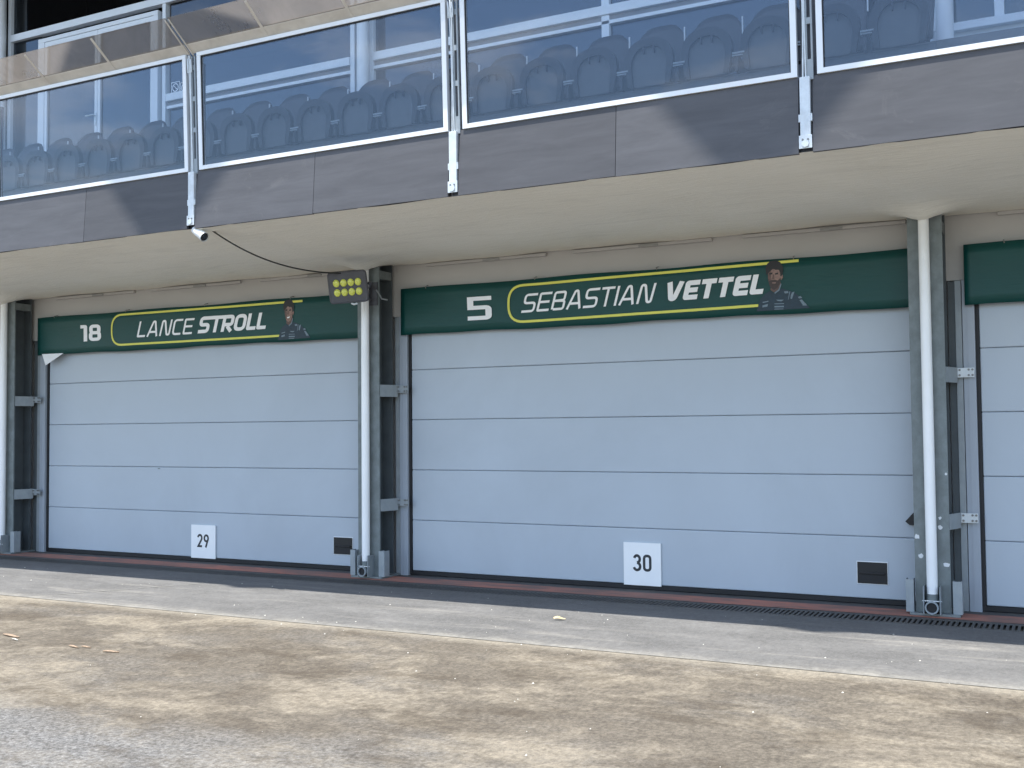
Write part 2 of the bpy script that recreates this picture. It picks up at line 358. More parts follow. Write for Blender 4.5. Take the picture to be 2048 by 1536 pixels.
    wear = ramp(n, l, noise(n, l, wpos(n, l, (.6, 2, 1)), 3.5, 8, .74, .6), [(.44, 0.0), (.66, .95)])
    patchy = ramp(n, l, noise(n, l, wpos(n, l, (1, 1, 1)), .55, 6, .65), [(.40, 0.0), (.62, .7)])
    c = mixc(n, l, wear, (.50, .18, .12), (.16, .12, .10))
    c = mixc(n, l, patchy, c, (.14, .112, .098))
    c = mixc(n, l, ramp(n, l, noise(n, l, wpos(n, l, (.7, 1.6, 1)), 14, 6, .7), [(.5, 0.0), (.7, .5)]), c, (.19, .15, .125))
    l.new(c, b.inputs['Base Color']); b.inputs['Roughness'].default_value = .8
    l.new(bump(n, l, noise(n, l, P, 60, 4), .4, .006), b.inputs['Normal']); M['red'] = m
ground_mats()

# ------------------------------------------------------------------ ground
DY0, DY1 = -.66, -.92            # drain channel edges
mb = MB()
prof = [(-600, 0), (DY1, 0), (DY1, -.14), (DY0, -.14), (DY0, 0), (600, 0)]
X0, X1 = -600, 600
for i in range(5):
    (a, za), (c, zc) = prof[i], prof[i+1]
    mb.add([(X0, a, za), (X1, a, za), (X1, c, zc), (X0, c, zc)], [(0, 1, 2, 3)])
struct('ground', mb, M['ground'])
mb = MB(); mb.add([(-60, -3.16, .004), (60, -3.16, .004), (60, DY1-.03, .004), (-60, DY1-.03, .004)], [(0, 1, 2, 3)])
struct('pavement', mb, M['apron'])
mb = MB(); mb.add([(-60, DY0+.02, .004), (60, DY0+.02, .004), (60, .5, .004), (-60, .5, .004)], [(0, 1, 2, 3)])
struct('garage_threshold', mb, M['threshold'])
mb = MB(); mb.add([(-60, -.57, .008), (60, -.57, .008), (60, -.21, .008), (-60, -.21, .008)], [(0, 1, 2, 3)])
struct('red_painted_line', mb, M['red'])

pa, pb = atz(110, 1189, .008), atz(408, 1166, .008)  # sunlit streak on the apron, put in as a pale broken strip
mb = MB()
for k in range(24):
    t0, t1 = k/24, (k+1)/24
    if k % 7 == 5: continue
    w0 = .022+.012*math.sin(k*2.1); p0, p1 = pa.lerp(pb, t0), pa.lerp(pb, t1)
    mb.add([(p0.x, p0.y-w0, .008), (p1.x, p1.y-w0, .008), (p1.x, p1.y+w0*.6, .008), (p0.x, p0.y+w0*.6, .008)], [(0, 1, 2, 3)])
M['sunstreak'] = simple('pale_sunlit_streak', (.27, .26, .235), .9, 0, .25, 30, (1, 1, 1), .3, 90)
struct('sunlit_streak', mb, M['sunstreak'])
# drain
drain = thing('drain_channel', 'long dark slotted drain grate running along the foot of the garages', 'drain', (-6, (DY0+DY1)/2, 0))
mb = MB()
mb.box(-40, 20, DY0, DY0+.025, -.02, .007); mb.box(-40, 20, DY1-.03, DY1, -.02, .007)
build('rim', mb, M['grate'], drain)
mb = MB(); mb.box(-40, 20, DY1+.002, DY0-.002, -.138, -.06); build('trough_bed', mb, M['trough'], drain)
PITCHX = .046
xs0, ns = -6.1, 160
mb = MB(); mb.prism([(-.0115, DY1), (.0115, DY1), (.0115, DY0), (-.0115, DY0)], 'z', -.022, .006)
slat0 = build('slat', mb, M['grate'], drain, origin=(0, 0, 0)); slat0.location = Vector((xs0, 0, 0))-wloc(drain)
for i in range(1, ns): inst(slat0, drain, (xs0+i*PITCHX, 0, 0))
mb = MB()
x = xs0-PITCHX
while x > -22: mb.box(x-.0115, x+.0115, DY1, DY0, -.022, .006); x -= PITCHX
x = xs0+ns*PITCHX
while x < 8: mb.box(x-.0115, x+.0115, DY1, DY0, -.022, .006); x += PITCHX
so = build('far_slats', mb, M['grate'], drain); so['kind'] = 'stuff'

# ------------------------------------------------------------------ the pit building
BAY = 6.4
COLX = [-20.345, -13.945, -7.472, -1.130, 5.27]
DOORX = [-.70+BAY*k for k in (-3, -2, -1, 0)]       # left edges of the door leaves
BX0, BX1 = -20.6, 6.0
FY = -2.62                                            # fascia plane
ZF0, ZF1 = 3.91, 4.525                                # fascia bottom / top
POSTX = [-1.744+3.197*k for k in range(-6, 4)]
bld = thing('pit_building', 'long pit garage building with grey roller doors and a glazed viewing terrace above', 'building', (-7.5, 0, 0))

# garage doors
def sect_panel(x0, x1, z0, z1):
    m = MB(); m.box(x0, x1, .0, .045, z0+.0016, z1-.0016, .010)
    return m
doors = []
for i, dx in enumerate(DOORX):
    x0, x1 = dx, dx+5.82
    m = MB(); m.box(x0-.035, x1+.035, .05, .07, .0, 3.3)
    d = build('garage_door', m, M['rubber'], bld)
    if i in (1, 2): d['label'] = 'grey sectional garage door carrying the number plate '+('29' if i == 1 else '30')
    doors.append(d)
    p0 = build('door_panel', sect_panel(x0, x1, 0, .61), M['door'], d, origin=(0, 0, 0))
    p0.location = Vector((0, 0, .06))-wloc(d)
    for k in range(1, 6): inst(p0, d, (0, 0, .06+.61*k))
    m = MB(); m.box(x0-.003, x1+.003, -.004, .05, .012, .0585); build('bottom_seal', m, M['rubber'], d)
    m = MB(); m.box(x0-.034, x0-.002, -.012, .05, .01, 3.2); build('side_seal', m, M['rubber'], d)
    m = MB(); m.box(x1+.002, x1+.034, -.012, .05, .01, 3.2); build('side_seal', m, M['rubber'], d)
    # handle recess
    hx = x0+5.37
    m = MB(); m.box(hx-.150, hx+.150, -.006, .0, .200, .427, .0028); rim = build('handle_rim', m, M['white'], d)
    m = MB(); m.box(hx-.142, hx+.142, -.012, -.0055, .208, .419, .0025)
    build('handle_plate', m, M['black'], d)
    m = MB(); m.box(hx-.118, hx+.118, -.0145, -.0125, .226, .30); build('handle_recess', m, M['rubber'], d)
    m = MB(); m.box(hx-.118, hx+.118, -.03, -.0125, .302, .322, .004); build('handle_grip', m, M['black'], d)
m = MB(); q_ = at(318, 937, -.002); m.box(q_.x-.022, q_.x+.022, -.003, .004, q_.z-.008, q_.z+.006, .002); build('dent', m, M['galv_dark'], doors[1])
# small dent and latch
m = MB(); m.prism([(-1.405, .835), (-1.365, .80), (-1.33, .80), (-1.33, .92)], 'y', -.05, -.004); build('latch', m, M['black'], doors[2])

# wall above the doors + door frames
def lintel_panels():
    for i in range(4):
        x0 = COLX[i]+.02; x1 = COLX[i+1]+.018
        m = MB(); m.box(x0, x1, -.03, .045, 3.16, 3.84); build('lintel_panel', m, M['lintel'], bld)
lintel_panels()
m = MB(); m.box(BX0, BX1, .08, .25, 0.0, 5.0); build('wall', m, M['lintel'], bld)
for i, dx in enumerate(DOORX):
    m = MB(); m.box(dx-.145, dx-.036, -.05, .06, .0, 3.155, .004); m.box(dx-.105, dx-.100, -.0535, -.0495, .0, 3.155)
    build('door_frame', m, M['alu'], bld)
    m = MB(); m.box(dx-.208, dx-.150, -.045, .06, .0, 3.155, .003)
    build('side_channel', m, M['galv'], bld)
    m = MB(); m.box(dx+5.857, dx+5.95, -.05, .06, .0, 3.155, .004); build('door_frame', m, M['alu'], bld)
    m = MB(); m.box(dx+5.82+.031, dx+6.14, .052, .075, .0, 3.155); build('wall_strip', m, M['lintel'], bld)

# columns
def bolt_mesh(x, y, z, r=.011, h=.012):
    m = MB(); m.prism([(x+r*math.cos(k*math.pi/3), z+r*math.sin(k*math.pi/3)) for k in range(6)], 'y', y-h, y); return m
YF, YB = -.385, -.085
BR = [at(1935, 745, -.1).z, at(1935, 1036, -.1).z]
for i, xc in enumerate(COLX):
    m = MB(); m.box(xc-.155, xc+.155, YF, YF+.02, .03, 3.80)
    c = build('column', m, M['galv_dark'], bld)
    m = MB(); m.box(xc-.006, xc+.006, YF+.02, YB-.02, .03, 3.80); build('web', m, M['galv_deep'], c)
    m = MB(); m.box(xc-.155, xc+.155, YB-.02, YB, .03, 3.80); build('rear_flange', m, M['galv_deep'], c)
    m = MB(); m.box(xc-.20, xc+.24, -.48, -.06, .008, .03, .003); build('base_plate', m, M['galv_dark'], c)
    for z in BR:
        m = MB(); m.prism([(xc+.148, YF+.021), (xc+.155, YF+.021), (xc+.236, YB-.022), (xc+.229, YB-.022)], 'z', z-.095, z+.05); build('stiffener', m, M['galv'], c)
        lug = MB(); lug.box(xc+.205, xc+.385, -.107, -.097, z-.045, z+.045); lg = build('lug_plate', lug, M['galv_light' if i == 3 else 'galv'], c)
        b0 = build('bolt', bolt_mesh(xc+.225, -.107, z+.025), M['boltm'], lg, origin=(xc+.225, -.107, z+.025))
        for bx, bz in ((.225, -.025), (.255, .025), (.255, -.025), (.335, .027), (.335, -.025), (.368, .027), (.368, -.025)):
            inst(b0, lg, (xc+bx, -.107, z+bz))
    m = MB(); m.box(xc+.04, xc+.15, YF+.02, YB-.02, 3.60, 3.70); build('stiffener', m, M['galv_dark'], c)
    # foot channels
    for sx0, sx1 in ((xc-.235, xc-.165), (xc+.175, xc+.255)):
        m = MB(); m.box(sx0, sx1, -.44, -.432, .03, .33); m.box(sx0, sx0+.008, -.432, -.33, .03, .33); m.box(sx1-.008, sx1, -.432, -.33, .03, .33)
        build('foot_channel', m, M['galv'], c)
    for gx_ in (-.075, .067): build('pipe_guide', MB().box(xc+gx_, xc+gx_+.008, -.52, -.386, .03, .28), M['galv'], c)
    build('recess_back', MB().box(xc+.16, xc+.235, -.035, .05, .01, 3.15), M['galv_deep'], c)  # dark plate added to stand for the shade in the recess
    # rain pipe
    pts = [(xc, -.45, 3.80), (xc, -.45, .20)]
    dp = build('downpipe', MB().tube(pts, .049, 20), M['pipe'], bld)
    n_ = 14
    shoe = MB().tube([(xc, -.45, .21), (xc, -.45, .15), (xc, -.455, .12), (xc, -.475, .098), (xc, -.51, .09), (xc, -.535, .09)], [.054]*6, 16, False)
    build('pipe_shoe', shoe, M['galv_dark'], dp)
    ring = MB()
    n_ = 20
    for y_ in (-.546, -.52):
        for rr in (.060, .047): ring.v += [(xc+rr*math.cos(2*math.pi*k/n_), y_, .092+rr*math.sin(2*math.pi*k/n_)) for k in range(n_)]
    for k in range(n_):
        k2 = (k+1) % n_; ring.f += [(k, k2, n_+k2, n_+k), (k, 2*n_+k, 2*n_+k2, k2), (n_+k, n_+k2, 3*n_+k2, 3*n_+k)]; ring.sm += [False]*3
    build('pipe_collar', ring, M['galv'], dp)
    build('pipe_mouth', MB().tube([(xc, -.50, .09), (xc, -.525, .09)], .046, 16, True), M['rubber'], dp)
    build('clip_band', MB().box(xc-.085, xc+.085, -.505, -.495, .145, .153), M['white'], dp)
    if i == 3:
        dab = MB(); random.seed(3)
        for px, py, rr in ((1834, 1073, .030), (1842, 1111, .026), (1880, 1054, .024), (1880, 1036, .016), (1894, 1130, .034), (1892, 948, .014)):
            w = at(px, py, YF); 
            dab.add([(max(xc-.153, min(xc+.153, w.x+rr*random.uniform(.55, 1.05)*math.cos(k*.7))), YF-.0015, w.z+rr*random.uniform(.5, 1.1)*math.sin(k*.7)) for k in range(9)], [tuple(range(9))])
        build('paint_dab', dab, M['dab'], c)

# soffit
def soff_z(x, y):
    s = (y-FY-.04)/(-FY-.04)
    z = 3.905-.115*s-.02*math.sin(math.pi*s)
    d = min(COLX, key=lambda c: abs(c-x))
    dx, dy = x-d, y+.47
    z -= .095*math.exp(-((dx/.26)**2+(dy/.22)**2))
    if y < -.47: z -= .035*math.exp(-abs(dx)/.16)*math.exp(dy/.9)
    z += .006*math.sin(x*2.3+y*3)+.004*math.sin(x*5.7-y*2.1)
    return z
sx0, sx1 = BX0, BX1
m = MB().grid(lambda u, v: (sx0+(sx1-sx0)*u, FY-.045+(-FY+.005)*v, soff_z(sx0+(sx1-sx0)*u, FY-.045+(-FY+.005)*v)), 420, 34)
build('soffit', m, M['soffit'], bld)
# strip trims along the soffit edge
for i in range(4):
    for k in range(3):
        xa = COLX[i]+.62+k*1.95; xb = xa+1.62
        if xb > COLX[i+1]-.2: xb = COLX[i+1]-.2
        z = 3.765
        m = MB(); m.box(xa, xb, -.075, -.0305, z-.018, z+.016, .004); t = build('edge_strip', m, M['lintel'], bld)
        xm = (xa+xb)/2+.1
        m = MB(); m.box(xm-.11, xm+.11, -.085, -.0755, z-.021, z+.008); build('strip_clip', m, M['clip'], t)
# fascia panels, slab, terrace
m = MB(); m.box(BX0, BX1, FY+.05, .08, 3.96, 4.44); build('floor_slab', m, M['slab'], bld)
m = MB(); m.box(BX0, BX1, FY+.02, FY+.048, ZF0+.02, ZF1-.01); build('fascia_backing', m, M['lampbody'], bld)
GAP = .055
for a, b_ in zip(POSTX[:-1], POSTX[1:]):
    if b_ < BX0+1 or a > BX1-1: continue
    mid = (a+b_)/2
    for x0, x1 in ((a+GAP, mid-.002), (mid+.002, b_-GAP)):
        m = MB(); dz = random.uniform(-.003, .003)
        m.box(x0, x1, FY-.012, FY+.018, ZF0+dz, ZF1+dz*.5, .002)
        m.v = [(vx, vy-.042*(ZF1-vz)/(ZF1-ZF0), vz) for vx, vy, vz in m.v]
        build('fascia_panel', m, M['fascia'], bld)
m = MB(); m.box(BX0, BX1, FY+.05, -.45, 4.442, 4.50); build('terrace_floor', m, M['slab'], bld)
m = MB(); m.box(BX0, BX1, -1.22, .05, 4.502, 5.12); build('terrace_step', m, M['slab'], bld)

# upper glazed front
GY = -.6
def gx(px, py): return at(px, py, GY).x
def gz(px, py): return at(px, py, GY).z
ZT = gz(407, 183); ZU = gz(100, 61); ZD = gz(100, 84); ZTOP = 8.72
front = MB()
m = MB(); m.box(BX0, BX1, GY-.2, 4.2, ZTOP, ZTOP+.45); m.box(BX0, BX1, -2.55, GY-.2, ZTOP, ZTOP+.25); build('upper_floor', m, M['interior'], bld)
m = MB(); m.box(BX0, BX1, 4.2, 4.3, 0, ZTOP); m.box(BX0-.1, BX0, -.55, 4.3, 0, ZTOP); m.box(BX1, BX1+.1, -.55, 4.3, 0, ZTOP)
m.box(BX0, BX1, .25, 4.2, 4.9, 5.11); build('rear_wall', m, M['interior'], bld)
def bar(x0, x1, z0, z1, y0=GY-.04, y1=GY+.05): return MB().box(x0, x1, y0, y1, z0, z1, .004)
def mull(x, z0, z1, w=.032): build('mullion', bar(x-w, x+w, z0, z1), M['fwhite'], bld)
XC_U = [at(726, 100, GY-.16).x+BAY*k for k in (-2, -1, 0, 1, 2)]
ML, MR = gx(708.5, 100)-XC_U[2], gx(746, 100)-XC_U[2]
for x in XC_U:
    build('upper_column', MB().tube([(x, GY-.16, 5.12), (x, GY-.16, ZTOP)], .075, 20), M['white'], bld)
    mull(x+ML, 5.14, ZTOP); mull(x+MR, 5.14, ZTOP)
xl, xr = XC_U[1]+MR+.032, XC_U[2]+ML-.032
dl0, dl1, dc, dr1 = gx(80, 200), gx(92, 200), gx(198, 200), gx(316, 160)
# transoms: upper one along everything, lower pair where there is no door
for (a, b_) in ((XC_U[0]+MR+.032, XC_U[1]+ML-.032), (xl, xr), (XC_U[2]+MR+.032, XC_U[3]+ML-.032), (XC_U[3]+MR+.032, XC_U[4]+ML-.032)):
    build('transom', bar(a, b_, ZU-.05, ZU+.05, GY-.05, GY+.05), M['fwhite'], bld)
for (a, b_) in ((gx(334, 160)+.033, xr), (XC_U[2]+MR+.032, XC_U[3]-1.0), (XC_U[0]+MR+.032, XC_U[1]+ML-.032), (XC_U[3]+1.6, XC_U[4]+ML-.032)):
    build('transom', bar(a, b_, ZT-.055, ZT+.045, GY-.06, GY+.05), M['fwhite'], bld)
    build('transom', bar(a, b_, ZT-.155, ZT-.115, GY-.04, GY+.05), M['fwhite'], bld)
    build('transom_backing', bar(a, b_, ZT-.115, ZT-.056, GY-.02, GY+.03), M['slab'], bld)
mull(gx(1213, 20), 5.14, ZU-.05, .045); mull(gx(1213, 20), ZU+.05, ZTOP, .045)
mull(gx(332, 100), 5.14, ZU-.05, .03)
# panes
def pane(a, b_, z0, z1, y=GY+.01): build('window_pane', MB().box(a, b_, y, y+.012, z0, z1), M['winglass'], bld)
for a, b_ in ((XC_U[0]+MR+.032, XC_U[1]+ML-.032), (xl, xr), (XC_U[2]+MR+.032, XC_U[3]+ML-.032), (XC_U[3]+MR+.032, XC_U[4]+ML-.032)):
    k = 4
    for j in range(k):
        pane(a+(b_-a)*j/k+.002, a+(b_-a)*(j+1)/k-.002, ZU+.0505, ZTOP, GY+.012)
pane(xl, dl0-.002, 5.66, ZU-.0505); pane(gx(336, 100)+.03, xr, ZT+.046, ZU-.0505, GY+.012); pane(gx(336, 100)+.03, xr, 5.14, ZT-.156, GY+.012)
a, b_ = XC_U[2]+MR+.032, gx(1213, 20)-.046
pane(a, b_, ZT+.046, ZU-.0505, GY+.012); pane(a, b_, 5.14, ZT-.156, GY+.012)
a, b_ = gx(1213, 20)+.046, XC_U[3]-1.0
pane(a, b_, ZT+.046, ZU-.0505, GY+.012); pane(a, b_, 5.14, ZT-.156, GY+.012)
pane(XC_U[0]+MR+.032, XC_U[1]+ML-.032, 5.14, ZU-.0505, GY+.012)
build('window_sill', bar(xl, dl0-.002, 5.60, 5.659, GY-.06, GY+.05), M['fwhite'], bld)
build('low_panel', MB().box(xl, dl0-.002, GY, GY+.03, 5.13, 5.599), M['fwhite'], bld)
# double glass door
dd = build('terrace_door', bar(dl0, dr1+.03, ZD-.005, ZD+.055), M['fwhite'], bld)
for x0, x1 in ((dl0, dl1), (dr1-.055, dr1+.03)): build('jamb', bar(x0, x1, 5.13, ZD-.006), M['fwhite'], dd)
for x0, x1 in ((dl1+.004, dc-.004), (dc+.004, dr1-.059)):
    lf = MB()
    lf.box(x0, x0+.05, GY-.03, GY+.03, 5.15, ZD-.01); lf.box(x1-.05, x1, GY-.03, GY+.03, 5.15, ZD-.01)
    lf.box(x0+.05, x1-.05, GY-.03, GY+.03, ZD-.075, ZD-.01); lf.box(x0+.05, x1-.05, GY-.03, GY+.03, 5.15, 5.23)
    build('door_leaf', lf, M['fwhite'], dd)
    build('door_glass', MB().box(x0+.05, x1-.05, GY-.004, GY+.006, 5.23, ZD-.075), M['winglass'], dd)
hz = gz(193, 233)
hb = MB().tube([(dc-.03, GY-.03, hz), (dc-.03, GY-.085, hz), (dc-.17, GY-.085, hz)], .011, 8); hb.box(dc-.05, dc-.012, GY-.04, GY-.0305, hz-.14, hz+.04)
build('door_handle', hb, M['galv_light'], dd)
# stickers
for k, px in enumerate((351, 369)):
    c = at(px, 175, GY-.004); s_ = .075
    st = MB()
    def sq(u0, u1, w0, w1): st.add([(c.x+u0, GY-.006, c.z+w0), (c.x+u1, GY-.006, c.z+w0), (c.x+u1, GY-.006, c.z+w1), (c.x+u0, GY-.006, c.z+w1)], [(0, 1, 2, 3)])
    sq(-s_, s_, s_-.008, s_); sq(-s_, s_, -s_, -s_+.008); sq(-s_, -s_+.008, -s_+.008, s_-.008); sq(s_-.008, s_, -s_+.008, s_-.008)
    n_ = 20; ro, ri = .056, .045
    st.add([(c.x+r_*math.cos(2*math.pi*j/n_), GY-.006, c.z+r_*math.sin(2*math.pi*j/n_)) for r_ in (ro, ri) for j in range(n_)], [(j, (j+1) % n_, n_+(j+1) % n_, n_+j) for j in range(n_)])
    st.add([(c.x-.037, GY-.006, c.z+.028), (c.x-.03, GY-.006, c.z+.035), (c.x+.037, GY-.006, c.z-.028), (c.x+.03, GY-.006, c.z-.035)], [(0, 1, 2, 3)])
    build('window_sticker', st, M['print_white'], bld)
# right-hand end of the terrace: low panel, sill and post
rx0, rx1 = gx(1872, 60), XC_U[3]+1.55
rs = gz(1960, 50)
build('window_sill', bar(rx0, rx1, rs-.045, rs+.03, GY-.09, GY+.05), M['fwhite'], bld)
build('low_panel', MB().box(rx0, rx1, GY-.02, GY+.03, 5.13, rs-.046), M['fwhite'], bld)
pane(rx0+.05, gx(1988, 20), rs+.031, ZU-.0505, GY+.012); pane(gx(2010, 20), rx1, rs+.031, ZU-.0505, GY+.012)
build('mullion', bar(gx(1989, 20), gx(2009, 20), rs+.031, ZU-.05, GY-.05, GY+.05), M['fwhite'], bld)
build('mullion', bar(rx0-.05, rx0+.045, 5.13, ZU-.05), M['fwhite'], bld)
build('mullion', MB().box(gx(1886, 40), gx(1895, 40), GY-.13, GY-.095, 5.13, ZU-.055), M['lampbody'], bld)  # dark upright strip beside the round column
sb = at(1870, 42, GY-.09); build('switch_box', MB().box(sb.x-.045, sb.x+.02, GY-.13, GY-.06, sb.z-.11, sb.z+.08, .006).box(sb.x-.005, sb.x+.03, GY-.12, GY-.06, sb.z-.2, sb.z-.11), M['white'], bld)
# furniture inside the dark room
fb = at(230, 15, 1.2)
for (px0, px1, z0, z1, yy) in ((135, 250, 7.0, 8.4, 1.6), (100, 130, 6.4, 7.6, 1.2), (420, 560, 5.12, 7.4, 1.8)):
    x0, x1 = at(px0, 30, yy).x, at(px1, 30, yy).x
    o = build('cupboard', MB().box(x0, x1, yy, yy+.5, 5.115, z1, .01), M['furn'])
    tag(o, {135: 'tall brown cupboard inside the dark room behind the upper left windows', 100: 'low brown cupboard inside the dark room near the round white column', 420: 'wide brown cupboard deep inside the room right of the glass doors'}[px0], 'cupboard')
# sail roof far overhead (its pointed front edge throws the V-shaped shadows)
SV = SUN_TO/SUN_TO.z
tipz = 3.26
APEX = [-2.12+BAY*k for k in (-4, -3, -2, -1, 0, 1, 2)]
H_ = 10.0
m = MB()
prof2 = []
for xa in APEX:
    t = Vector((xa, FY, tipz))+SV*H_
    prof2 += [(t.x, t.z, t.y), (t.x+BAY*.5, t.z+4.45, t.y)]
ty = prof2[0][2]
n_ = len(prof2)
m.add([(x, ty, z) for x, z, _ in prof2]+[(x, 3.5, z+.8) for x, z, _ in prof2], [(i, i+1, n_+i+1, n_+i) for i in range(n_-1)])
ro = build('roof_sail', m, M['roofcloth'], bld)
sol = ro.modifiers.new('thick', 'SOLIDIFY'); sol.thickness = .03
for xa in APEX:
    t = Vector((xa, FY, tipz))+SV*H_
    build('roof_mast', MB().tube([(t.x, .6, ZTOP+.45), (t.x, .6, t.z+.8*(.6-ty)/(3.5-ty)-.03)], .12, 12), M['white'], bld)

# ------------------------------------------------------------------ glass balustrades
ZR = 5.77
LEAN = .045
def lean(z): return FY-.01-LEAN*(z-ZF1)/(ZR-ZF1)
ORD = {-9: 'far left end', -3: 'leftmost', -2: 'second from left', -1: 'third from left', 0: 'rightmost'}
def lbox(m, x0, x1, z0, z1, d0, d1):           # box in the leaning plane; d = depth towards the terrace
    vs = [(x, lean(z)+d, z) for x in (x0, x1) for d in (d0, d1) for z in (z0, z1)]
    return m.add(vs, [(0,1,3,2),(4,6,7,5),(0,4,5,1),(2,3,7,6),(0,2,6,4),(1,5,7,3)])
OUTW, UPW = .345, .25
def slope(x, s, off=0.0):                      # point on the leaning-out sheet; s 0..1
    y = lean(ZR)-.01-OUTW*s; z = ZR+.02+UPW*s
    nrm = Vector((0, -UPW, OUTW)).normalized()
    return Vector((x, y, z))+nrm*off
bal_names = []
for k, (a, b_) in enumerate(zip(POSTX[:-1], POSTX[1:])):
    if b_ < -13 or a > 3: continue
    x0, x1 = a+.095, b_-.06
    mid = (x0+x1)/2
    px = topx((mid, FY, 5.1))[0]
    nm = {True: ''}
    if px < -600: lab = 'second glass balustrade bay out of view beyond the left picture edge'
    elif px < 0: lab = 'glass balustrade bay just out of view beyond the left picture edge'
    elif px < 400: lab = 'leftmost glass balustrade bay, in front of the terrace doors'
    elif px < 900: lab = 'glass balustrade bay above the security camera cable and the number 29 door'
    elif px < 1600: lab = 'widest glass balustrade bay, above the left half of the number 30 door'
    elif px < 2300: lab = 'rightmost glass balustrade bay, cut by the right picture edge'
    else: lab = 'glass balustrade bay beyond the right picture edge'
    t = thing('glass_balustrade', lab, 'balustrade', (mid, FY, ZF1), 'glass balustrade bays along the terrace')
    m = MB()
    lbox(m, x0, x1, ZF1+.004, ZF1+.045, -.02, .03)
    lbox(m, x0, x0+.048, ZF1+.045, ZR-.04, -.02, .03); lbox(m, x1-.048, x1, ZF1+.045, ZR-.04, -.02, .03)
    lbox(m, x0, x1, ZR-.04, ZR, -.022, .032)
    build('frame', m, M['white'], t)
    m = MB(); lbox(m, x0+.048, x1-.048, ZF1+.045, ZR-.04, .0, .010)
    build('glass_pane', m, M['glass'], t)
    m = MB()
    lbox(m, x0+.048, x0+.056, ZF1+.045, ZR-.04, -.012, -.001); lbox(m, x1-.056, x1-.048, ZF1+.045, ZR-.04, -.012, -.001); lbox(m, x0+.056, x1-.056, ZR-.052, ZR-.04, -.012, -.001)
    build('gasket', m, M['rubber'], t)
    # leaning-out wind deflector
    xa, xb = a+.012, b_-.012
    m = MB()
    c8 = [slope(xx, s, o) for xx in (xa, xb) for s in (-.02, .24) for o in (-.012, .012)]
    m.add(c8, [(0,1,3,2),(4,6,7,5),(0,4,5,1),(2,3,7,6),(0,2,6,4),(1,5,7,3)]); build('deflector_rail', m, M['beige'], t)
    m = MB()
    c8 = [slope(xx, s, o) for xx in (xa, xb) for s in (.241, 1.0) for o in (-.004, .004)]
    m.add(c8, [(0,1,3,2),(4,6,7,5),(0,4,5,1),(2,3,7,6),(0,2,6,4),(1,5,7,3)]); build('deflector_sheet', m, M['sheet'], t)
    for f_ in (.31, .655):
        xx = x0+(x1-x0)*f_; m = MB()
        q = [(slope(xx, -.12, -.030), slope(xx, .98, -.013)), ]
        for (p0, p1) in q:
            e = [slope(xx+dx, s, o) for dx in (-.016, .016) for s, o in ((-.10, -.035), (-.10, -.0125), (.97, -.0045), (.97, -.018))]
            m.add(e, [(0,1,2,3),(7,6,5,4),(0,4,5,1),(1,5,6,2),(2,6,7,3),(3,7,4,0)])
        build('bracket', m, M['beige'], t)
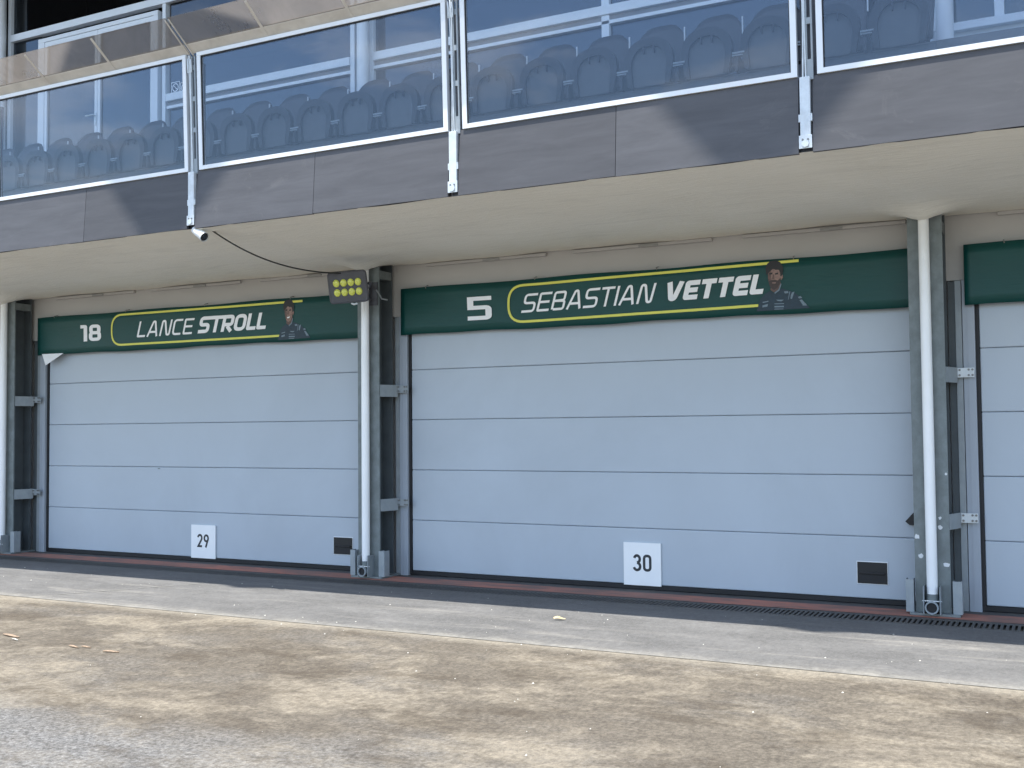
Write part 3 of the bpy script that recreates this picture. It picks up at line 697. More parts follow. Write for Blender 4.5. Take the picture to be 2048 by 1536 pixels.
# posts between the bays
for k, x in enumerate(POSTX):
    if x < -14.6 or x > 3: continue
    px = topx((x, FY, 4.6))[0]
    lab = {True: 'steel balustrade post beyond the edge of the picture'}[True]
    if 0 < px < 600: lab = 'steel balustrade post directly above the white security camera'
    elif 600 < px < 1200: lab = 'steel balustrade post in the middle, on the sunlit fascia without shadow triangles'
    elif 1200 < px < 2048: lab = 'steel balustrade post at the right, between the two dark shadow triangles'
    elif px <= -300: lab = 'steel balustrade post farthest out of view beyond the left edge'
    elif px <= 0: lab = 'steel balustrade post just out of view beyond the left edge'
    else: lab = 'steel balustrade post out of view beyond the right edge'
    t = thing('balustrade_post', lab, 'post', (x, FY, ZF0), 'balustrade posts')
    m = MB(); m.box(x-.05, x+.05, FY+.019-.012, FY+.045, ZF0+.01, ZF1-.02); m.box(x-.045, x+.09, FY+.04, FY+.07, ZF1-.019, ZR-.08)
    build('backing_channel', m, M['lampbody'], t)
    m = MB(); m.box(x-.04, x+.04, FY-.052, FY-.006, ZF0+.07, ZF1-.01, .003); m.box(x-.051, x+.051, FY-.058, FY-.0525, ZF0+.035, ZF0+.14, .002)
    m.box(x-.053, x+.053, FY-.048, FY-.008, ZF0+.25, ZF0+.31)
    pl = build('wall_plate', m, M['galv_light'], t)
    b0 = build('bolt', bolt_mesh(x-.02, FY-.0581, ZF0+.105, .008, .008), M['boltm'], pl, origin=(x-.02, FY-.0581, ZF0+.105))
    inst(b0, pl, (x+.02, FY-.0581, ZF0+.105))
    build('bolt_head', MB().tube([(x, FY-.058, ZF0+.07), (x, FY-.073, ZF0+.07)], .028, 10), M['galv_light'], pl)
    # slotted bar: two rails with bridges
    def lb(m, u0, u1, z0, z1, d0=-.012, d1=.012):
        vs = [(xx, lean(zz)+d, zz) for xx in (u0, u1) for d in (d0, d1) for zz in (z0, z1)]
        m.add(vs, [(0,1,3,2),(4,6,7,5),(0,4,5,1),(2,3,7,6),(0,2,6,4),(1,5,7,3)])
    m = MB(); u = x+.012
    lb(m, u-.004, u+.010, ZF1-.03, ZR-.03); lb(m, u+.038, u+.052, ZF1-.03, ZR-.03)
    z = ZF1-.03
    for hgt in (.16, .05, .05, .05): 
        lb(m, u+.010, u+.038, z, z+hgt); z += hgt+.28
    build('slotted_bar', m, M['galv'], t)
    pts = []
    for j in range(13):
        s = j/12; zz = ZF1-.02+(ZR-.10-ZF1)*s
        pts.append((x-.018+.012*math.sin(math.pi*s), lean(zz)-.014, zz))
    build('tie_rod', MB().tube(pts, .0075, 8), M['galv_light'], t)
    pts2 = [(p[0]+.024-.014*math.sin(math.pi*j/12), p[1]-.004, p[2]) for j, p in enumerate(pts)]
    build('tie_rod', MB().tube(pts2, .0065, 8), M['galv_light'], t)
    m = MB(); zt = ZR-.20
    for dx, h in ((-.026, .15), (-.004, .18), (.018, .14)): m.tube([(x+dx, lean(zt)-.02, zt+.0), (x+dx+.01, lean(zt)-.035, zt+h*.5), (x+dx-.004, lean(zt)-.025, zt+h)], .0085, 8)
    build('shackle', m, M['galv_light'], t)
    # arm carrying the deflector
    m = MB()
    for dx in (-.03, .022):
        e = [slope(x+dx+d, s, o) for d in (-.008, .008) for s, o in ((-.15, -.05), (-.15, -.013), (.99, -.013), (.99, -.03))]
        m.add(e, [(0,1,2,3),(7,6,5,4),(0,4,5,1),(1,5,6,2),(2,6,7,3),(3,7,4,0)])
    build('deflector_arm', m, M['beige'], t)

# ------------------------------------------------------------------ tip-up seats
SY, SP = -1.80, .5495
def arch(w, h, n=18, sq=2.4):
    pts = []
    for j in range(n+1):
        a = math.pi*j/n
        cx = math.copysign(abs(math.cos(a))**(2/sq), math.cos(a)); sz = abs(math.sin(a))**(2/sq)
        pts.append((cx*w/2, h*.46+sz*h*.54))
    return pts
def make_seat(x, label):
    t = thing('tip_up_seat', label, 'seat', (x, SY, 4.50), 'tip-up seats in the terrace row')
    bz = 4.935
    o = arch(.475, .44); i_ = arch(.345, .365)
    o = [(.2, 0.0)]+o+[(-.2, 0.0)]; i_ = [(.155, .0)]+i_+[(-.155, .0)]
    m = MB(); n_ = len(o)
    fr = [(x+u, SY-.03, bz+w) for u, w in o]+[(x+u, SY-.03, bz+w) for u, w in i_]+[(x+u, SY+.035, bz+w) for u, w in o]+[(x+u, SY+.005, bz+w) for u, w in i_]
    m.add(fr, [f for j in range(n_-1) for f in ((j, j+1, n_+j+1, n_+j), (j, 2*n_+j, 2*n_+j+1, j+1), (n_+j, n_+j+1, 3*n_+j+1, 3*n_+j))])
    build('seat_rim', m, M['seat'], t)
    m = MB(); m.add([(x+u*1.02, SY+.004, bz+w*1.01) for u, w in i_], [tuple(range(n_))]); 
    m.add([(x+u*1.0, SY+.034, bz+w) for u, w in o], [tuple(range(n_))]); build('seat_pan', m, M['seat2'], t)
    m = MB()
    for rx in (-.05, .05): m.prism([(x+rx-.008, bz+.375), (x+rx+.008, bz+.375), (x+rx+.004, bz+.30), (x+rx-.004, bz+.30)], 'y', SY-.028, SY+.004)
    build('rib', m, M['seat'], t)
    # curved backrest
    prof_ = arch(.50, .60, 16, 3.0)
    def bk(u, w):
        uu = u*2-1; hw = .25*(1-.10*(1-w)); 
        top = .60*(1-.32*abs(uu)**3.2)
        zz = 5.03+top*w
        return (x+uu*hw, -1.50+.10*w-.085*uu*uu, zz)
    m = MB().grid(bk, 14, 8)
    b_ = build('backrest', m, M['seatback'], t); s_ = b_.modifiers.new('t', 'SOLIDIFY'); s_.thickness = .022
    m = MB(); m.box(x-.275-.035, x-.275+.075, SY-.04, SY+.01, 5.085, 5.10); m.box(x-.275-.035, x-.275+.06, SY-.04, SY+.01, 5.065, 5.075)
    build('hinge_bar', m, M['galv'], t)
    m = MB(); m.box(x-.290, x-.262, SY-.02, SY+.3, 4.93, 5.08, .006); m.box(x-.29, x-.262, SY+.24, SY+.30, 5.08, 5.30); build('side_bracket', m, M['seat'], t)
    m = MB(); m.box(x+.258, x+.270, -1.56, -1.545, 5.36, 5.52); build('bright_gap_sliver', m, M['galv_light'], t)  # pale sliver added to stand for the bright gap between backrests
    return t
sx = [-4.982+SP*k for k in range(-14, 8)]
vis = [(x, topx((x, SY, 5.15))[0]) for x in sx]
groups = {}
for x, px in vis:
    g = 'left' if px < 376 else 'postA' if px < 408 else 'mid' if px < 893 else 'postB' if px < 938 else 'wide' if px < 1593 else 'postC' if px < 1640 else 'right'
    groups.setdefault(g, []).append(x)
ordw = ['first', 'second', 'third', 'fourth', 'fifth', 'sixth', 'seventh', 'eighth', 'ninth', 'tenth']
pan = {'left': 'leftmost glass bay', 'mid': 'glass bay above the hanging cable', 'wide': 'widest glass bay', 'right': 'rightmost glass bay'}
posts_l = {'postA': 'post over the security camera', 'postB': 'middle steel post', 'postC': 'right-hand steel post'}
for g, lst in groups.items():
    for j, x in enumerate(sorted(lst)):
        if g in pan: lab = 'dark grey tip-up seat, %s from the left behind the %s' % (ordw[j], pan[g])
        else: lab = 'dark grey tip-up seat half hidden behind the %s' % posts_l[g] + ('' if j == 0 else ', right one')
        make_seat(x, lab)
sr = thing('seat_rail', 'dark steel beam on short legs carrying the row of terrace seats', 'seat rail', (-6, SY, 4.5))
build('beam', MB().box(min(sx)-.3, max(sx)+.28, SY+.05, SY+.11, 4.86, 4.93), M['lampbody'], sr)
for k in range(0, len(sx), 2):
    build('leg', MB().box(sx[k]-.30, sx[k]-.25, SY+.05, SY+.11, 4.50, 4.859), M['lampbody'], sr)

# ------------------------------------------------------------------ lettering helpers
def fil(pts, r, closed=False, seg=5):
    out = []; n = len(pts)
    for i in range(n):
        p = Vector(pts[i])
        if not closed and i in (0, n-1): out.append(p); continue
        a, b = Vector(pts[i-1]), Vector(pts[(i+1) % n])
        da, db = (a-p), (b-p); rr = min(r, da.length*.5, db.length*.5)
        if rr < 1e-4: out.append(p); continue
        p0, p1 = p+da.normalized()*rr, p+db.normalized()*rr
        for k in range(seg+1):
            t = k/seg; out.append(p0*(1-t)**2+p*2*t*(1-t)+p1*t*t)
    return out
def strip(pts, w, closed=False):
    pts = [Vector(p[:2]) for p in pts]
    q = [pts[0]]
    for p in pts[1:]:
        if (p-q[-1]).length > 1e-5: q.append(p)
    if closed and (q[0]-q[-1]).length < 1e-5: q.pop()
    pts = q; n = len(pts); L, Rr = [], []
    for i in range(n):
        a = pts[i-1] if (i > 0 or closed) else None; b = pts[(i+1) % n] if (i < n-1 or closed) else None
        d0 = (pts[i]-a).normalized() if a is not None else (b-pts[i]).normalized()
        d1 = (b-pts[i]).normalized() if b is not None else d0
        n0 = Vector((-d0.y, d0.x)); n1 = Vector((-d1.y, d1.x)); mv = n0+n1
        mv = mv.normalized() if mv.length > 1e-6 else n0
        s = min(2.2, 1/max(.3, mv.dot(n0)))
        L.append(pts[i]+mv*s*w/2); Rr.append(pts[i]-mv*s*w/2)
    m = n if closed else n-1
    return L+Rr, [(i, (i+1) % n, n+(i+1) % n, n+i) for i in range(m)]
def glyph(ch, t):
    a = t/2; T, B, Mi = 1-a, a, .5
    r = .16
    if ch == 'S': w = .74; return w, [(fil([(w, T), (a, T), (a, Mi), (w-a, Mi), (w-a, B), (0, B)], r), 0)]
    if ch == 'E': w = .70; return w, [(fil([(w, T), (a, T), (a, B), (w, B)], .05), 0), ([(t, Mi), (w*.92, Mi)], 0)]
    if ch == 'B': w = .74; return w, [(fil([(a, B), (a, T), (w-a-.03, T), (w-a-.03, Mi+.02), (t, Mi)], .12), 0), (fil([(t, Mi), (w-a, Mi-.02), (w-a, B), (t, B)], .12), 0)]
    if ch == 'A': w = .82; return w, [(fil([(a*.9, 0), (w*.5-.07, T), (w*.5+.07, T), (w-a*.9, 0)], .12), 0), ([(w*.24, .29), (w*.77, .29)], 0)]
    if ch == 'T': w = .70; return w, [([(0, T), (w, T)], 0), ([(w/2, 1-t), (w/2, 0)], 0)]
    if ch == 'I': w = t; return w, [([(a, 0), (a, 1)], 0)]
    if ch == 'N': w = .82; return w, [(fil([(a, 0), (a+.03, T), (w*.34, T), (w*.66, B), (w-a-.03, B), (w-a, 1)], .14), 0)]
    if ch == 'L': w = .62; return w, [(fil([(a, 1), (a, B), (w, B)], .03), 0)]
    if ch == 'C': w = .68; return w, [(fil([(w, T), (a, T), (a, B), (w*.96, B)], .2), 0)]
    if ch == 'R': w = .76; return w, [(fil([(a, 0), (a, T), (w-a, T), (w-a, .42), (t, .42)], .14), 0), ([(w*.48, .42-a*.9), (w-a*.8, 0)], 0)]
    if ch == 'O': w = .78; return w, [(fil([(a, B), (a, T), (w-a, T), (w-a, B)], .24, True), 1)]
    if ch == 'V': w = .82; return w, [(fil([(a*.9, 1), (w*.5-.08, B), (w*.5+.08, B), (w-a*.9, 1)], .1), 0)]
    if ch == '1': w = .38; return w, [(fil([(0, T), (w-a, T), (w-a, 0)], .04), 0)]
    if ch == '8': w = .68; return w, [(fil([(a+.02, Mi), (a+.02, T), (w-a-.02, T), (w-a-.02, Mi)], .14, True), 1), (fil([(a, B), (a, Mi), (w-a, Mi), (w-a, B)], .14, True), 1)]
    if ch == '5': w = .66; return w, [([(w, T), (a, T), (a, Mi+.03), (w*.6, Mi+.03)], 0), (fil([(w*.5, Mi+.03), (w-a, Mi+.03), (w-a, B), (0, B)], .1), 0)]
def dgt(ch):                                    # plain rounded digits for the plates
    def arc(cx, cy, rx, ry, a0, a1, n=14): return [(cx+rx*math.cos(R(a0+(a1-a0)*k/n)), cy+ry*math.sin(R(a0+(a1-a0)*k/n))) for k in range(n+1)]
    if ch == '2': return [(arc(.25, .70, .19, .22, 170, -25)+[(.09, .078), (.46, .078)], 0)]
    if ch == '9': return [(arc(.25, .69, .185, .225, 0, 360, 22), 1), (arc(.25, .69, .185, .225, 0, -35, 4)+[(.20, .0)], 0)]
    if ch == '3': return [(arc(.25, .715, .17, .205, 165, -90), 0), (arc(.25, .285, .19, .215, 90, -165), 0)]
    if ch == '0': return [(fil([(.065, .08), (.065, .92), (.435, .92), (.435, .08)], .19, True), 1)]

def place(strokes, t, fn, mbuild, base=0.0, sub=None):
    for k, (pts, cl) in enumerate(strokes):
        pts2 = pts
        vs, fs = strip(pts2, t, bool(cl))
        mbuild.add([fn(v.x, v.y, base+k*.0004) for v in vs], fs)

# ------------------------------------------------------------------ banners
def wave(x, z): return -.105+.006*math.sin(x*1.7)+.004*math.sin(x*4.1+z*3)+.003*math.sin(x*9+2)*(z-3.2)
def make_banner(xa, xb, label, zl=(2.925, 3.485)):
    z0, z1 = zl
    t = thing('banner', label, 'banner', ((xa+xb)/2, -.10, z0), 'green banners above the garage doors')
    def sag(x, v): return z0+(z1-z0)*v+(.006*math.sin((x-xa)*2.1)+.004*math.sin((x-xa)*6.3))*(1-v)+.006*math.sin((x-xa)*3.3)*v
    m = MB().grid(lambda u, v: (xa+(xb-xa)*u, wave(xa+(xb-xa)*u, z0+(z1-z0)*v), sag(xa+(xb-xa)*u, v)), 90, 6)
    c = build('cloth', m, M['banner'], t); s_ = c.modifiers.new('t', 'SOLIDIFY'); s_.thickness = .004; s_.offset = 1
    s_.use_rim = True
    k = 0; x = xa+.35
    while x < xb-.2:
        build('clip', MB().tube([(x, -.035, z1+.03), (x, wave(x, z1)+.004, z1+.012), (x+.008, wave(x, z1)-.008, z1-.012)], .006, 6), M['clip'], t); x += 1.47
    m = MB()
    for zz in (z0+.06, z1-.06): m.box(xa+.01, xb-.01, -.088, -.031, zz-.012, zz+.012)
    build('batten', m, M['galv_dark'], t)
    return t
FRONT = -.0085
def bpt(x, z, o=0.0): return (x, wave(x, z)+FRONT-o, z)
def bpx(px, py, o=0.0):
    w = at(px, py, -.112); return bpt(w.x, w.z, o)
def word(t_, s, P0, P1, H0, H1, stroke, mat, gap=.10, shear=.22, name='lettering', Hs=None):
    # P0: photo position of the bottom-left, P1: bottom-right end, H0/H1: heights (world) given by Z of cap line
    a, b = at(*P0, -.112), at(*P1, -.112)
    glyphs = [glyph(c, stroke) for c in s]
    tot = sum(g[0] for g in glyphs)+gap*(len(s)-1)
    hx = H0
    m = MB(); cx = 0
    W = (b.x-a.x)
    for j, (w, st) in enumerate(glyphs):
        def fn(u, v, o, cx=cx):
            f = (cx+u)/tot; x = a.x+W*f+shear*v*H0; z = a.z+(b.z-a.z)*f+v*(H0+(H1-H0)*f)
            return bpt(x, z, o)
        place(st, stroke, fn, m, base=.0004*(j % 2)*3)
        cx += w+gap
    if s == 'STROLL':                            # the first three letters share one top bar
        e0 = glyphs[0][0]*.3; e1 = glyphs[0][0]+glyphs[1][0]+gap*2+glyphs[2][0]*.5
        def fb_(u, v, o):
            f = u/tot; return bpt(a.x+W*f+shear*v*H0, a.z+(b.z-a.z)*f+v*(H0+(H1-H0)*f), o)
        place([([(e0, 1-stroke/2), (e1, 1-stroke/2)], 0)], stroke, fb_, m, base=.003)
    return build(name, m, mat, t_)
def hz_(p, q): return at(*q, -.112).z-at(*p, -.112).z
def yline(t_, pts, w=.030):
    # dense polyline on the banner
    m = MB(); P = [at(px, py, -.112) for px, py in pts]
    return P
def bracket_outline(t_, topR, topL, botL, botR, xleft, w=.028):
    tr, tl, bl, br = (at(*p, -.112) for p in (topR, topL, botL, botR)); xl_ = at(xleft, (topL[1]+botL[1])/2, -.112).x+w/2
    raw = [(tr.x, tr.z)]
    n = 24
    r = (tl.z-bl.z)*.46; xs_ = xl_+2.2*r
    raw += [(tr.x+(xs_-tr.x)*k/n, tr.z+(tl.z-tr.z)*k/n) for k in range(1, n+1)]
    cor = fil([(xs_, tl.z), (xl_, tl.z), (xl_, bl.z), (xs_, bl.z)], r, seg=8)
    raw = raw[:-1]+[(c.x, c.y) for c in cor]
    raw += [(xs_+(br.x-xs_)*k/n, bl.z+(br.z-bl.z)*k/n) for k in range(1, n+1)]
    vs, fs = strip(raw, w)
    m = MB(); m.add([bpt(v.x, v.y, .0) for v in vs], fs); return build('yellow_outline', m, M['print_yellow'], t_)
def patch(t_, name, px, mat, o):
    m = MB(); m.add([bpx(x, y, o) for x, y in px], [tuple(range(len(px)))])
    return build(name, m, mat, t_)

ban1 = make_banner(at(75, 640, -.11).x, -7.62, 'narrower-looking green banner with a printed smiling driver, above the left garage door', (2.925, 3.487))
ban2 = make_banner(at(801, 600, -.11).x, -1.22, 'green banner with a single white digit and a printed bearded driver, above the middle door', (2.922, 3.490))
ban3 = make_banner(at(1928, 550, -.11).x, 5.18, 'plain green banner with no lettering in view, at the right picture edge', (2.905, 3.485))

# banner 1
word(ban1, '18', (161, 683.5), (203, 681), hz_((160, 683.5), (160, 650.5)), hz_((200, 681), (200, 648.5)), .2, M['print_white'], .10, -.02, 'number')
bracket_outline(ban1, (605.6, 602), (241, 629.8), (241, 689.8), (560.5, 671.5), 223)
word(ban1, 'LANCE', (274, 675), (383, 668), hz_((275, 674.5), (275, 642.8)), hz_((385, 668), (385, 636.5)), .13, M['print_white'], .13, .26)
word(ban1, 'STROLL', (395, 667), (530.5, 657.8), hz_((396, 667), (396, 634)), hz_((520, 658.5), (520, 625.5)), .21, M['print_white'], .06, .26)
# banner 2
word(ban2, '5', (935, 641), (984, 638.5), hz_((938, 641), (938, 594.5)), hz_((980, 639), (980, 592)), .17, M['print_white'], .1, -.03, 'number')
bracket_outline(ban2, (1597, 521), (1040, 570.8), (1041, 643.6), (1516.5, 611), 1015)
word(ban2, 'SEBASTIAN', (1042.5, 626), (1304, 606), hz_((1043, 626), (1043, 588.5)), hz_((1300, 606), (1300, 566.5)), .125, M['print_white'], .12, .27)
word(ban2, 'VETTEL', (1327, 603.5), (1525, 587.5), hz_((1330, 603.5), (1330, 565.5)), hz_((1510, 588.5), (1510, 549)), .25, M['print_white'], .09, .25)

def portrait(t_, dx, dy, sc_, beard, base):
    # flat printed head-and-shoulders figure; local units = photo pixels of the larger banner
    def X(pts): return [(base[0]+(x-1548)*sc_*dx, base[1]+(y-570)*sc_*dy) for x, y in pts]
    patch(t_, 'printed_suit', X([(1513, 622.5), (1517, 611), (1521, 598), (1530, 588), (1540, 582), (1552, 588), (1563, 577), (1577, 581), (1590, 586), (1598, 592), (1610, 606), (1620, 616)]), M['suit'], .0020)
    patch(t_, 'printed_hair', X([(1533, 550), (1531, 537), (1534, 528), (1541, 522), (1551, 520.5), (1560, 524), (1566, 533), (1566, 545), (1563, 552), (1558, 540), (1545, 538), (1537, 546)]), M['hair'], .0032)
    patch(t_, 'printed_neck', X([(1543, 566), (1560, 560), (1562, 571), (1556, 580), (1548, 585), (1541, 580)]), M['skin_shade'], .0026)
    patch(t_, 'printed_face', X([(1536, 545), (1540, 538), (1548, 533), (1556, 535), (1560, 542), (1561, 555), (1559, 566), (1554, 574), (1548, 577), (1542, 574), (1538, 566), (1536, 556)]), M['skin'], .0030)
    patch(t_, 'printed_cheek_shade', X([(1536, 545), (1540, 538), (1543, 537), (1542, 548), (1543, 560), (1541, 573), (1538, 566), (1536, 556)]), M['skin_shade'], .0032)
    patch(t_, 'printed_fringe', X([(1535, 547), (1538, 537), (1545, 530), (1556, 529), (1562, 536), (1557, 537), (1552, 540), (1546, 537.5), (1541, 542)]), M['hair'], .0034)
    patch(t_, 'printed_ear', X([(1561, 553), (1565.5, 549), (1566, 555), (1562, 561)]), M['skin'], .0029)
    if beard:
        patch(t_, 'printed_beard', X([(1538, 562), (1544, 560), (1550, 559.5), (1556, 561), (1560, 556), (1560, 567), (1555, 576), (1548, 580), (1542, 576), (1538, 568)]), M['beard'], .0034)
        patch(t_, 'printed_mouth', X([(1544, 565), (1552, 564.5), (1551, 567), (1545, 567)]), M['skin'], .0038)
    else:
        patch(t_, 'printed_mouth', X([(1543, 565), (1553, 563), (1551, 567), (1545, 568)]), M['print_white'], .0036)
    for ex in (1540.5, 1552): patch(t_, 'printed_eye', X([(ex-2, 546.5), (ex+4.5, 545), (ex+4.5, 548.5), (ex-1.5, 549.5)]), M['hair'], .0036)
    patch(t_, 'printed_nose', X([(1546, 549), (1548.5, 549), (1549, 558), (1544, 558.5)]), M['skin_shade'], .0035)
    patch(t_, 'printed_collar', X([(1549, 585), (1557, 579), (1562, 566), (1563, 569), (1559, 581), (1550, 588)]), M['suit_mark'], .0034)
    k = 0
    for mk in ([(1552, 599.5), (1568, 599.5), (1563, 602.5), (1556, 602)], [(1525, 604), (1537, 601.5), (1537, 603.5), (1526, 606)], [(1525, 611), (1536, 608), (1535, 613), (1525, 615)],
               [(1549, 607), (1568, 606.5), (1568, 608), (1549, 608.5)], [(1549, 612), (1568, 611.5), (1568, 614.5), (1549, 615)], [(1549, 617.5), (1567, 617), (1567, 618.5), (1549, 619)],
               [(1568, 583), (1576, 582), (1577, 586), (1570, 587)], [(1579, 583), (1580.5, 583), (1577.5, 598), (1576, 600)], [(1584, 585), (1589, 583), (1584, 598), (1581, 597), (1582, 589)],
               [(1596, 594), (1601, 592), (1605, 596), (1598, 597)], [(1599, 600), (1604, 599), (1610, 606), (1605, 609)], [(1606, 608), (1611, 606), (1614, 611), (1605, 611)]):
        patch(t_, 'suit_mark', X(mk), M['suit_mark'], .0030)
portrait(ban2, 1, 1, 1.0, True, (1548, 570))
portrait(ban1, .62, .80, 1.0, False, (578, 638.5))
# loose white corner flap under banner 1
f0, f1, f2 = at(84, 711, -.11), at(127, 709, -.11), at(98, 731, -.11)
m = MB(); m.add([(f0.x, -.112, f0.z+.02), (f1.x, -.112, f1.z+.02), (f2.x, -.17, f2.z), (f0.x, -.108, f0.z+.02), (f1.x, -.108, f1.z+.02), (f2.x, -.166, f2.z)], [(0, 1, 2), (5, 4, 3), (0, 2, 5, 3), (1, 4, 5, 2), (0, 3, 4, 1)])
build('folded_corner', m, M['print_white'], ban1)

# ------------------------------------------------------------------ number plates
def plate(px0, py0, px1, py1, digits, label):
    a = at(px0, py1, -.02); b = at(px1, py0, -.02); yy = -.024
    z0 = .052; w = b.x-a.x; h = at(px0, py0, -.02).z-z0
    o = tag(bpy.data.objects.new('number_plate', None), label, 'number plate', 'number plates on the garage doors'); COL.objects.link(o); o.location = ((a.x+b.x)/2, -.02, z0)
    build('board', MB().box(a.x, b.x, yy, -.006, z0, z0+h, .002), M['plate'], o)
    hh = h*.40; st = .155
    tot = .5*2+.12
    x_s = a.x+w*.5-hh*tot*.5*1.02; zz = z0+h*.33
    for j, ch in enumerate(digits):
        m = MB()
        place(dgt(ch), st, lambda u, v, o_: (x_s+(u+j*.62)*hh*1.02, yy-.001-o_, zz+v*hh), m)
        build('digit', m, M['ink'], o)
    return o
plate(382.5, 1049, 431, 1114, '29', 'white plate reading 29 standing at the foot of the left garage door')
plate(1248, 1084, 1321.5, 1168, '30', 'white plate reading 30 standing at the foot of the middle garage door')

# ------------------------------------------------------------------ floodlight
LC = at(696, 574, -.95)
fl = thing('floodlight', 'dark floodlight with eight yellow lenses on the steel column by the number 29 door', 'floodlight', LC)
# local frame: faces the camera side, tipped down a little
nrm = Vector((.30, -1, -.22)).normalized(); rgt = Vector((1, .30, 0)); rgt = (rgt-nrm*rgt.dot(nrm)).normalized(); upv = rgt.cross(-nrm).normalized()
if upv.z < 0: upv = -upv
ROLL_L = R(3.0)
rgt, upv = rgt*math.cos(ROLL_L)+upv*math.sin(ROLL_L), upv*math.cos(ROLL_L)-rgt*math.sin(ROLL_L)
def lp(u, v, d): return LC+rgt*u+upv*v+nrm*d
LW, LH = .236, .186
def rrect(w, h, r, n=5):
    out = []
    for cx, cy, a0 in ((w-r, h-r, 0), (-w+r, h-r, 90), (-w+r, -h+r, 180), (w-r, -h+r, 270)):
        out += [(cx+r*math.cos(R(a0+90*k/n)), cy+r*math.sin(R(a0+90*k/n))) for k in range(n+1)]
    return out
def loft(m, loops, cap=True):
    n = len(loops[0][0])
    vs = [lp(u, v, d) for lo, d in loops for u, v in lo]
    fs = [(i*n+k, i*n+(k+1) % n, (i+1)*n+(k+1) % n, (i+1)*n+k) for i in range(len(loops)-1) for k in range(n)]
    if cap: fs += [tuple(range(n)), tuple(range((len(loops)-1)*n, len(loops)*n))]
    m.add(vs, fs)
m = MB(); loft(m, [(rrect(LW*.8, LH*.8, .04), -.06), (rrect(LW, LH, .045), -.02), (rrect(LW, LH, .045), .012), (rrect(LW*.96, LH*.95, .042), .02), (rrect(LW*.9, LH*.87, .036), .012)])
build('housing', m, M['lampbody'], fl)
m = MB()
for u in [-.175+.05*k for k in range(8)]:
    vs = [lp(u+a, v, d) for a in (-.004, .004) for v in (-LH*.7, LH*.7) for d in (-.095, -.055)]
    m.add(vs, [(0,1,3,2),(4,6,7,5),(0,4,5,1),(2,3,7,6),(0,2,6,4),(1,5,7,3)])
build('cooling_fins', m, M['lampbody'], fl)
for r_ in range(2):
    for c_ in range(4):
        cu, cv = -.133+.0885*c_, .056-.110*r_-.004
        m = MB(); n_ = 18; loops = []
        vs = []
        for rr, dd in ((.040, .0125), (.039, .020), (.029, .028), (.014, .032)):
            vs += [lp(cu+rr*math.cos(2*math.pi*k/n_), cv+rr*1.12*math.sin(2*math.pi*k/n_), dd) for k in range(n_)]
        m.add(vs, [(i*n_+k, i*n_+(k+1) % n_, (i+1)*n_+(k+1) % n_, (i+1)*n_+k) for i in range(3) for k in range(n_)]+[tuple(range(3*n_, 4*n_))], True)
        build('lens', m, M['led'], fl)
m = MB(); m.tube([lp(.02, -LH-.004, .0), lp(.05, -LH-.02, .01), lp(.09, -LH-.012, .0)], .012, 8); build('cable_gland', m, M['galv_light'], fl)
# yoke and arm to the column
cx_ = COLX[2]
m = MB()
e0 = lp(LW+.012, .0, -.02)
m.tube([lp(LW+.004, .02, -.03), lp(LW+.03, .02, -.06), Vector((cx_+.02, YF-.02, LC.z+.06))], .018, 6)
m.tube([lp(LW*.3, -.02, -.09), Vector((cx_+.05, YF-.01, LC.z-.10))], .016, 6)
m.box(cx_-.08, cx_+.14, YF-.016, YF-.001, LC.z-.16, LC.z+.12)
build('arm', m, M['lampbody'], fl)
m = MB(); p0 = Vector((cx_+.156, YF+.05, LC.z-.06)); m.tube([p0+Vector((0, -.1, .08)), p0+Vector((.01, 0, -.02)), p0+Vector((.06, .05, -.03))], .010, 6); build('clamp', m, M['galv'], fl)

# ------------------------------------------------------------------ security camera
CC = at(397, 465, -2.62)
sc_ = thing('security_camera', 'small white bullet security camera hanging under the balcony edge', 'camera', CC)
d = (Vector((.95, -.10, -.60))).normalized()
tail = CC-d*.05+Vector((-.01, 0, .01)); nose = CC+d*.10
build('body', MB().tube([tail-d*.01, tail, CC, nose-d*.012, nose], [.034, .046, .049, .049, .046], 16), M['camwhite'], sc_)
build('sun_shield', MB().tube([nose-d*.02, nose+d*.012], [.052, .052], 16, False), M['camwhite'], sc_)
build('front_ring', MB().tube([nose, nose+d*.006], [.044, .044], 16), M['black'], sc_)
build('lens', MB().tube([nose+d*.006, nose+d*.011], [.026, .022], 14), M['lens'], sc_)
build('mount', MB().tube([tail+Vector((.0, .01, .02)), tail+Vector((-.015, .02, .05)), Vector((tail.x-.02, FY+.03, ZF0-.0))], [.012, .012, .022], 8), M['galv_light'], sc_)

# ------------------------------------------------------------------ hanging cable
ca = at(416, 455, FY+.06); cb = lp(-.02, LH*.85, -.05)
pts = []
for k in range(31):
    t = k/30; p = ca.lerp(cb, t); sag = .30*4*t*(1-t)*(1-.25*t)
    pts.append((p.x, p.y, p.z-sag*.55))
tag(build('power_cable', MB().tube(pts, .0085, 6), M['cable'], None, origin=pts[0]), 'thin black cable sagging from the balcony edge to the floodlight', 'cable')

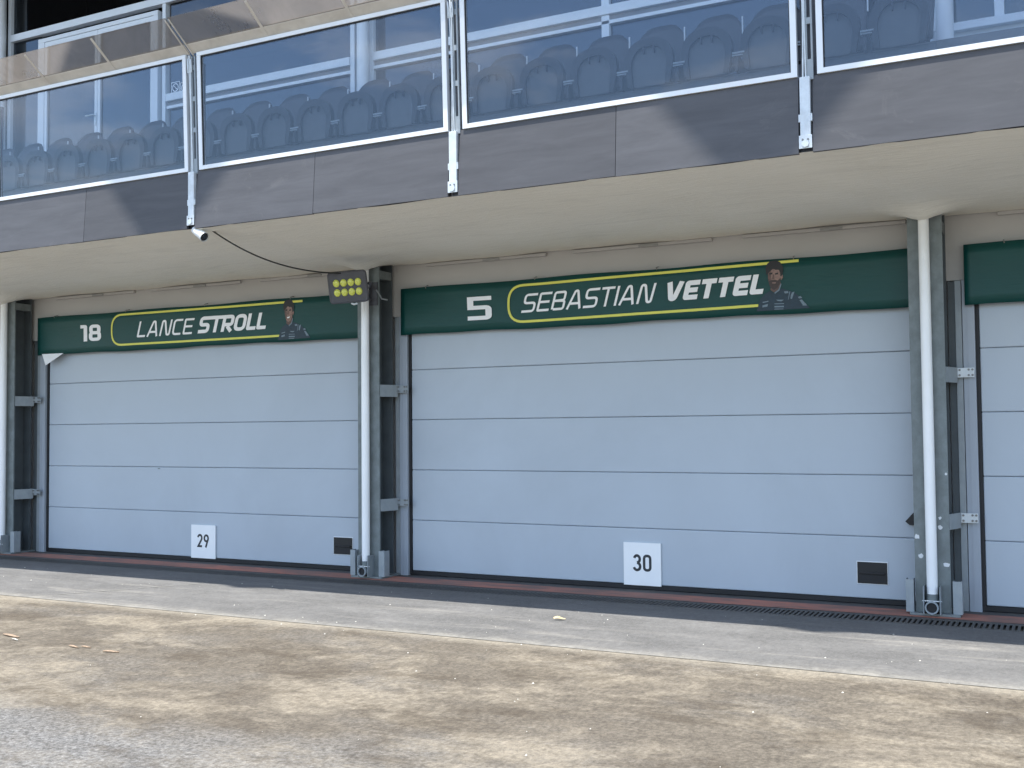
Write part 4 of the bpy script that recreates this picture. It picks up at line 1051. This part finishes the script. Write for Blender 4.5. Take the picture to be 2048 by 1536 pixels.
# ------------------------------------------------------------------ debris on the ground
def leafmesh(p, L, W, rot, lift=.012):
    m = MB(); n = 6; pts = []
    for k in range(n+1):
        t = k/n; w = W*math.sin(math.pi*min(1, t*.95+.03))**.8; c = math.cos(rot); s = math.sin(rot)
        for sd in (-1, 1):
            u, v = (t-.5)*L, sd*w*.5
            pts.append((p.x+u*c-v*s, p.y+u*s+v*c, .007+lift*(abs(sd)*.5+math.sin(t*5)*.4+.4)*(1 if sd > 0 else .6)))
    m.add(pts, [(2*k, 2*k+1, 2*k+3, 2*k+2) for k in range(n)], True); return m
p = atz(1119, 1239, .01)
lo = build('dry_leaf', leafmesh(p, .11, .045, .5, .025), M['leaf'], None, origin=(p.x, p.y, 0)); tag(lo, 'pale yellow dry leaf lying on the grey asphalt before the number 30 door', 'leaf')
for px, py, L, lab in ((22, 1271, .30, 'long pale strip of bark on the dusty ground at the left edge'), (147, 1293, .16, 'thick pale bark chip lying right of the long bark strip'), (172, 1294, .12, 'small reddish bark chip beside the thick pale one'), (222, 1303, .18, 'thin orange bark sliver, the rightmost of the bark pieces'), (30, 1279, .10, 'short white bark flake just below the long strip')):
    p = atz(px, py, .01); m = leafmesh(p, L*.8, L*.085, random.uniform(-.1, .3), .010)
    o = build('bark_strip', m, M['bark'] if 'white' not in lab else M['grit'], None, origin=(p.x, p.y, 0)); s_ = o.modifiers.new('t', 'SOLIDIFY'); s_.thickness = .008
    tag(o, lab, 'bark', 'bark pieces on the ground')
m = MB(); random.seed(11)
for k in range(230):
    x = random.uniform(-15, 3); y = random.uniform(-7.2, -.98) if random.random() < .6 else random.uniform(-3.6, -1.1)
    if DY1-.04 < y < DY0+.02: continue
    r_ = random.choice((.003, .004, .005, .006, .009)); z = .006 if y > -3.16 else .002
    ph = random.random()*6
    base = [(x+r_*random.uniform(.7, 1.2)*math.cos(ph+j*1.257), y+r_*random.uniform(.7, 1.2)*math.sin(ph+j*1.257), z) for j in range(5)]
    m.add(base+[(x+r_*.2, y, z+r_*random.uniform(.6, 1.1))], [(j, (j+1) % 5, 5) for j in range(5)])
g = build('grit', m, M['grit']); tag(g, 'scattered pale grit and tiny stones on the asphalt', 'grit'); g['kind'] = 'stuff'
